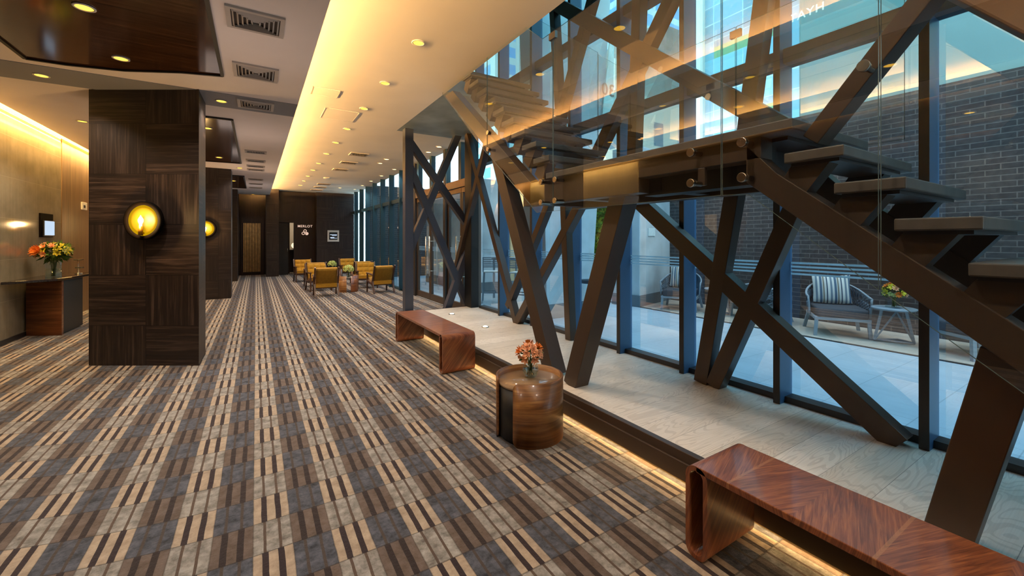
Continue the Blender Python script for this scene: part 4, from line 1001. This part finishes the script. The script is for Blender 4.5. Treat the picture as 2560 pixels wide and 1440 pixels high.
def mans(t):
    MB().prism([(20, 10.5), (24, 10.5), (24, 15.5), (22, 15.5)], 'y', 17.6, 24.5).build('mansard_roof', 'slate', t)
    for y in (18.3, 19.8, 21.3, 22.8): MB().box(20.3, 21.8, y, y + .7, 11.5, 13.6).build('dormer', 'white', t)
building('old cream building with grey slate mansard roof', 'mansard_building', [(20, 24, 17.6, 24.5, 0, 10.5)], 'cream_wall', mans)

# outdoor furniture
def outdoor_chair(label, loc, rz, first=[None]):
    if first[0] is not None: return dup(first[0], loc, rz, label)
    t = thing('woven_armchair', label, 'armchair', (0, 0, 0), group='grey woven terrace armchairs')
    # front faces -y, width .74, depth .72
    W, D = .36, .36
    MB().box(-W, W, -D, D, .26, .31).build('frame', 'out_metal', t, local=True, bevel=.01)
    for sx_, sy_ in ((-1, -1), (1, -1), (-1, 1), (1, 1)):
        MB().bar((sx_ * (W - .03), sy_ * (D - .03), .28), (sx_ * (W - .01 + (.03 if sy_ > 0 else 0)), sy_ * (D + (.05 if sy_ > 0 else -.02)), 0), .045, .045, (1, 0, 0)).build('leg', 'out_metal', t, local=True)
    MB().box(-W + .03, W - .03, -D - .02, D - .08, .31, .45).build('seat_cushion', 'grey_fab', t, local=True, bevel=.035, seg=3)
    def P(u, v):     # u around the back from left-front to right-front, v height
        a = -PI * .0 + u * PI; x = -math.cos(a) * (W + .03); y = -.22 + math.sin(a) ** .55 * (D + .30) if 0 < u < 1 else -.22
        top = .60 + .22 * math.sin(a) ** 1.2 if 0 < u < 1 else .58
        z = .31 + v * (top - .31); k = 1 + .06 * v
        return Vector((x * k, y + .04 * v * math.sin(a) if 0 < u < 1 else y, z))
    rp = MB(); N = 30
    for k in range(N):
        u = (k + .5) / N
        for s in (-1, 1):
            rp.tube([P(min(.995, max(.005, u + s * .045 * (2 * ((j / 6) % .5) * 2 - 1 if False else math.sin(j * PI / 3)))), j / 6) for j in range(7)], .011, 5)
    rp.build('woven_back', 'rope', t, local=True)
    MB().tube([P(.004 + .992 * k / 30, 1) for k in range(31)], .017, 7).tube([P(.004, j / 4) for j in range(5)], .015, 6).tube([P(.996, j / 4) for j in range(5)], .015, 6).build('top_rail', 'out_metal', t, local=True)
    t.location = loc; t.rotation_euler = (0, 0, rz); first[0] = t
    return t
def pillow(label, loc, rz, first=[None], tilt=-.3):
    if first[0] is not None:
        c = first[0].copy(); COL.objects.link(c); c.location = loc; c.rotation_euler = (tilt, 0, rz); c['label'] = label; return c
    m = MB(); W = .27
    def side(s):
        return lambda u, v: ((u - .5) * 2 * W * (1 - .06 * math.sin(v * PI)), s * .085 * (max(0, math.sin(u * PI)) * max(0, math.sin(v * PI))) ** .45, v * .5 * (1 - .03) + .02 * (1 - math.sin(u * PI)))
    m.grid(side(-1), 16, 16); m.grid(side(1), 16, 16)
    o = m.build('striped_cushion', 'pillow', origin=(0, 0, 0)); tag(o, label, 'cushion', 'striped terrace cushions')
    o.location = loc; o.rotation_euler = (tilt, 0, rz); first[0] = o
def face(x, y): return math.atan2(y, x) + PI / 2        # turn -y towards (x, y)
a1 = face(-1, -.62)
outdoor_chair('woven armchair with striped cushion beside the flower table, at centre', (8.14, 2.98, 0), a1)
pillow('blue and white striped cushion on the armchair beside the flower table', (8.30, 3.10, .46), a1)
a2 = face(-1, .75)
outdoor_chair('woven armchair partly hidden behind the stair stringer at right', (8.2, 1.45, 0), a2)
a3 = face(-1, -.5)
outdoor_chair('woven armchair with tan striped cushion before the concrete pier', (8.05, 5.85, 0), a3)
pillow('tan striped cushion on the armchair before the concrete pier', (8.22, 5.95, .46), a3)
a4 = face(-1, .6)
outdoor_chair('woven armchair half hidden behind the crossing brace', (8.35, 4.35, 0), a4)
outdoor_chair('woven armchair at the far end beyond the thick brace', (8.3, 8.4, 0), face(-1, -.3))
def outdoor_table(label, x, y):
    t = thing('terrace_table', label, 'side table', (x, y, 0))
    MB().lathe([(.25, .50), (.26, .51), (.26, .525), (.25, .53), (.001, .53)], (x, y, 0), 28).build('tabletop', 'out_metal', t)
    for s in (-1, 1):
        MB().bar((x + .06 * s, y - .12 * s, .5), (x + .10 * s, y - .20 * s, .02), .03, .03).build('leg', 'out_metal', t)
        MB().bar((x + .12, y + .02 * s, .5), (x + .10 * s, y - .20 * s, .02), .02, .02).build('leg', 'out_metal', t)
    MB().tube([(x - .10, y + .20, .02), (x + .10, y - .20, .02), (x + .22, y + .02, .02)], .018, 6, closed=True).build('base_ring', 'out_metal', t)
    return t
outdoor_table('grey round terrace table holding the yellow flowers', 8.1, 2.25)
outdoor_table('grey terrace table half hidden behind the crossing braces', 8.15, 5.05)
tv_ = thing('flower_pot', 'small square glass pot on the terrace table', 'vase', (8.1, 2.25, .53))
MB().box(8.02, 8.18, 2.17, 2.33, .53, .65).build('glass_body', 'clear', tv_)
bouquet('yellow and orange bouquet on the round terrace table', (8.1, 2.25, .535), (8.1, 2.25, .76), .13,
        [('lily', 'yellow', 9, .05, 6, .6, (-.4, .2, .0)), ('rose', 'orange', 6, .045, 8, 1.1, (-.3, -.3, .6)), ('rose', 'pink', 6, .045, 8, 1.1, (.1, -.8, .3)), ('freesia', 'lime', 6, .035, 5, .6, (-.5, -.2, .3))], 130, nstem=5, flat=.9)
def bar_stool(label, loc, rz, first=[None]):
    if first[0] is not None: return dup(first[0], loc, rz, label)
    t = thing('bar_stool', label, 'bar stool', (0, 0, 0), group='slatted terrace bar stools')
    W = .2
    MB().box(-W, W, -W, W, .74, .77).build('seat', 'white', t, local=True, bevel=.012)
    for a in (-1, 1):
        for b in (-1, 1):
            MB().bar((a * (W - .02), b * (W - .02), .75), (a * (W + .03), b * (W + .03), 0), .028, .028).build('leg', 'out_metal', t, local=True)
    MB().box(-W - .01, W + .01, -W - .03, -W, .24, .27).box(-W - .01, W + .01, W, W + .03, .24, .27).box(-W - .03, -W, -W, W, .3, .33).box(W, W + .03, -W, W, .3, .33).build('foot_rail', 'out_metal', t, local=True)
    MB().bar((-W, W, .76), (-W, W + .06, 1.12), .024, .024).bar((W, W, .76), (W, W + .06, 1.12), .024, .024).build('back_post', 'out_metal', t, local=True)
    b = MB()
    for k in range(6): b.box(-W, W, W + .02 + k * .006, W + .035 + k * .006, .87 + k * .044, .895 + k * .044)
    b.build('back_slats', 'out_metal', t, local=True)
    t.location = loc; t.rotation_euler = (0, 0, rz); first[0] = t; return t
bar_stool('white-seated bar stool seen left of the leaning brace', (4.95, 8.95, 0), 2.6)
bar_stool('bar stool behind the pale-edged thin brace', (5.35, 8.3, 0), 2.2)
bt = thing('bar_table', 'tall terrace bar table between the stools', 'table', (5.7, 9.3, 0))
MB().box(5.3, 6.1, 9.0, 9.6, 1.02, 1.06).build('tabletop', 'out_metal', bt)
for x, y in ((5.35, 9.05), (6.05, 9.05), (5.35, 9.55), (6.05, 9.55)): MB().box(x - .02, x + .02, y - .02, y + .02, 0, 1.02).build('leg', 'out_metal', bt)
rs = thing('round_stool', 'dark round bar stool in front of the leaning concrete pillar', 'bar stool', (5.62, 6.15, 0))
MB().lathe([(.17, .68), (.18, .7), (.18, .74), (.17, .75), (.001, .75)], (5.62, 6.15, 0), 24).build('seat', 'steel_dark', rs)
MB().lathe([(.22, 0), (.22, .02), (.03, .05), (.03, .68)], (5.62, 6.15, 0), 20).build('pedestal', 'steel_dark', rs)
MB().tube([(5.62 + .14 * math.cos(a), 6.15 + .14 * math.sin(a), .28) for a in [2 * PI * k / 16 for k in range(16)]], .012, 6, closed=True).build('foot_ring', 'chrome', rs)

# ------------------------------------------------------------------ lounge chairs
def lounge(label, loc, rz, first=[None]):
    if first[0] is not None: return dup(first[0], loc, rz, label)
    t = thing('lounge_chair', label, 'armchair', (0, 0, 0), group='mustard lounge chairs')
    # faces -y ; width .62
    W = .26
    def tuft(w, h, n=3):
        def g(u, v): return .03 * (abs(math.sin(u * n * PI)) ** .5 * abs(math.sin(v * n * PI)) ** .5)
        return g
    g = tuft(W, .4)
    m = MB()
    m.grid(lambda u, v: ((u - .5) * 2 * W, -.30 + .52 * v, .42 - .07 * v + g(u, v)), 24, 24)
    m.add([(-W, -.30, .42), (W, -.30, .42), (W, .22, .35), (-W, .22, .35), (-W, -.29, .31), (W, -.29, .31), (W, .22, .25), (-W, .22, .25)], [(0, 4, 5, 1), (1, 5, 6, 2), (2, 6, 7, 3), (3, 7, 4, 0), (4, 7, 6, 5)])
    m.build('seat_cushion', 'mustard', t, local=True)
    m = MB(); dy = .15; b0 = (.14, .34); b1 = (.32, .77)
    def B(u, v, o): return ((u - .5) * 2 * W, b0[0] + (b1[0] - b0[0]) * v - o, b0[1] + (b1[1] - b0[1]) * v + o * .3)
    m.grid(lambda u, v: B(u, v, .06 + g(u, v)), 24, 24)
    cs = [B(0, 0, .06), B(1, 0, .06), B(1, 1, .06), B(0, 1, .06), B(0, 0, 0), B(1, 0, 0), B(1, 1, 0), B(0, 1, 0)]
    m.add(cs, [(0, 4, 5, 1), (1, 5, 6, 2), (2, 6, 7, 3), (3, 7, 4, 0), (4, 7, 6, 5)])
    m.build('back_cushion', 'mustard', t, local=True)
    m = MB(); m.grid(lambda u, v: B(u, -.12 + 1.13 * v, -.035 - .02 * math.sin(v * PI)), 6, 8); m.build('back_panel', 'mustard_dark', t, local=True, solid=.02)
    for s in (-1, 1):
        x = s * (W + .03)
        MB().bar((x, .40, .80), (x, .14, .24), .035, .055).build('back_post', 'chair_wood', t, local=True)
        MB().bar((x, .20, .34), (x, .36, 0), .035, .05).build('leg', 'chair_wood', t, local=True)
        MB().bar((x, -.27, .54), (x, -.30, 0), .035, .05).build('leg', 'chair_wood', t, local=True)
        MB().bar((x, -.33, .555), (x, .28, .53), .05, .03).build('armrest', 'chair_wood', t, local=True)
        MB().bar((x, -.30, .34), (x, .2, .26), .03, .05).build('side_rail', 'chair_wood', t, local=True)
    MB().box(-W, W, -.3, -.27, .28, .32).build('cross_rail', 'chair_wood', t, local=True); MB().box(-W, W, .18, .21, .22, .26).build('cross_rail', 'chair_wood', t, local=True)
    t.location = loc; t.rotation_euler = (0, 0, rz); first[0] = t; return t
lounge('mustard tufted chair facing camera in the near left pair', (1.62, 13.8, 0), .12)
lounge('mustard chair at near left with its plain back to the camera', (1.63, 12.35, 0), PI - .05)
lounge('mustard chair at near right with its plain back to the camera', (3.1, 12.35, 0), PI + .08)
lounge('mustard tufted chair facing camera in the near right pair', (3.02, 13.75, 0), -.1)
lounge('mustard tufted chair facing camera at the far left', (1.5, 17.0, 0), .05)
lounge('mustard chair at far left showing only its top edge', (1.66, 15.1, 0), PI)
lounge('mustard tufted chair facing camera at the far right', (3.06, 17.0, 0), 0)
lounge('mustard chair at far right with its back to the camera', (3.12, 15.1, 0), PI)
def coffee(label, x, y):
    t = thing('coffee_table', label, 'side table', (x, y, 0))
    r = .28
    MB().lathe([(.001, .40), (r - .02, .40), (r - .02, .43), (.001, .43)], (x, y, 0), 28).build('tabletop', 'tread', t)
    fa_ = math.atan2(-y, -x)
    for a0, a1, mt_ in ((fa_ - 2.2, fa_ - .18, 'wrap'), (fa_ + .25, fa_ + 2.6, 'walnut')):
        MB().lathe([(r, 0), (r, .47), (r - .015, .47), (r - .015, 0), (r, 0)], (x, y, 0), 20, cap=False, a0=a0, a1=a1).build('wrap_panel', mt_, t)
    return t
coffee('curved walnut coffee table between the near lounge chairs', 2.33, 13.0)
coffee('curved walnut coffee table between the far lounge chairs', 2.35, 15.9)
for lab, x, y in (('near', 2.33, 12.95), ('far', 2.3, 15.85)):
    vase('small clear vase on the %s coffee table among mustard chairs' % lab, (x, y, .43), .07, .14, 'bowl', .5)
    bouquet('pale green hydrangea bouquet on the %s coffee table' % lab, (x, y, .435), (x, y, .66), .13, [('bloom', 'lime', 26, .05, 6, .7, (0, -.3, .3))], 40, nstem=5, flat=.85)

# ------------------------------------------------------------------ lights
def area(name, loc, sx_, sy_, rot, power, col, spread=PI):
    ld = bpy.data.lights.new(name, 'AREA'); ld.shape = 'RECTANGLE'; ld.size = sx_; ld.size_y = sy_; ld.energy = power; ld.color = col; ld.spread = spread
    o = bpy.data.objects.new(name, ld); COL.objects.link(o); o.location = loc; o.rotation_euler = rot; return o
def aim(d): return (0, math.atan2(-d[0], -d[2]), 0)      # long axis stays along the hall
area('cove_light_right', (-.15, 7.6, ZL + .08), .06, 25, aim((.80, 0, .60)), 760, (1, .56, .19))
for y_ in (4.5, 8.5, 12.5, 16.5):
    area('upward_glow', (-.2, y_, 2.3), 1.2, 1.2, aim((0, 0, 1)), 1.5, (1, .78, .68))  # fill lamps without fixtures, added to brighten the low ceiling
area('cove_light_left', (-3.06, 13.4, ZL + .06), .06, 13.2, (PI, .0, 0), 185, (1, .64, .22))
area('cove_light_wall', (-3.02, 13.4, ZL + .12), .06, 13.2, aim((-.55, 0, -.8)), 185, (1, .64, .22))
area('platform_glow', (2.31, 2.3, .032), .02, 10.4, aim((-.9, 0, -.44)), 17, (1, .64, .28))
for x, y, z, p in SPOTS:
    ld = bpy.data.lights.new('downlight_beam', 'SPOT'); ld.energy = p; ld.color = (1, .89, .76); ld.spot_size = 2.1; ld.spot_blend = .8; ld.shadow_soft_size = .05
    o = bpy.data.objects.new('downlight_beam', ld); COL.objects.link(o); o.location = (x, y, z - .03)
ld = bpy.data.lights.new('meeting_room_light', 'POINT'); ld.energy = 6; ld.color = (1, .8, .55); o = bpy.data.objects.new('meeting_room_light', ld); COL.objects.link(o); o.location = (1.6, 21.9, 2.3)
ld = bpy.data.lights.new('terrace_lamp', 'POINT'); ld.energy = 30; ld.color = (1, .7, .35); o = bpy.data.objects.new('terrace_lamp', ld); COL.objects.link(o); o.location = (7.2, 10.2, 2.6)
for y in (-.5, 1.5, 3.5, 5.3):
    ld = bpy.data.lights.new('terrace_downlight', 'SPOT'); ld.energy = 60; ld.color = (1, .76, .5); ld.spot_size = 1.7; ld.spot_blend = .7
    o = bpy.data.objects.new('terrace_downlight', ld); COL.objects.link(o); o.location = (8.3, y, 3.6)
sun = bpy.data.lights.new('sun', 'SUN'); sun.energy = .7; sun.color = (1, .95, .86); sun.angle = .01
o = bpy.data.objects.new('sun', sun); COL.objects.link(o); o.rotation_euler = (0, -.85, .35)
wd = bpy.data.worlds.new('sky'); scn.world = wd; wd.use_nodes = True; nt = wd.node_tree; nt.nodes.clear()
out = nt.nodes.new('ShaderNodeOutputWorld'); bg = nt.nodes.new('ShaderNodeBackground'); tc = nt.nodes.new('ShaderNodeTexCoord')
sp = nt.nodes.new('ShaderNodeSeparateXYZ'); rp_ = nt.nodes.new('ShaderNodeValToRGB')
nt.links.new(tc.outputs['Generated'], sp.inputs[0]); nt.links.new(sp.outputs[2], rp_.inputs[0])
e = rp_.color_ramp.elements; e[0].position = 0; e[0].color = (.68, .92, 1, 1); e[1].position = .8; e[1].color = (.27, .62, .95, 1)
nt.links.new(rp_.outputs[0], bg.inputs[0]); bg.inputs[1].default_value = 2.1; nt.links.new(bg.outputs[0], out.inputs[0])

scn.view_settings.view_transform = 'Standard'; scn.view_settings.look = 'None'
scn.view_settings.exposure = 1.12; scn.view_settings.gamma = 1.0
cy = scn.cycles
cy.max_bounces = 8; cy.diffuse_bounces = 4; cy.glossy_bounces = 4; cy.transmission_bounces = 6; cy.transparent_max_bounces = 40
cy.sample_clamp_indirect = 6.0; cy.sample_clamp_direct = 0; cy.use_denoising = True; cy.caustics_reflective = False; cy.caustics_refractive = False
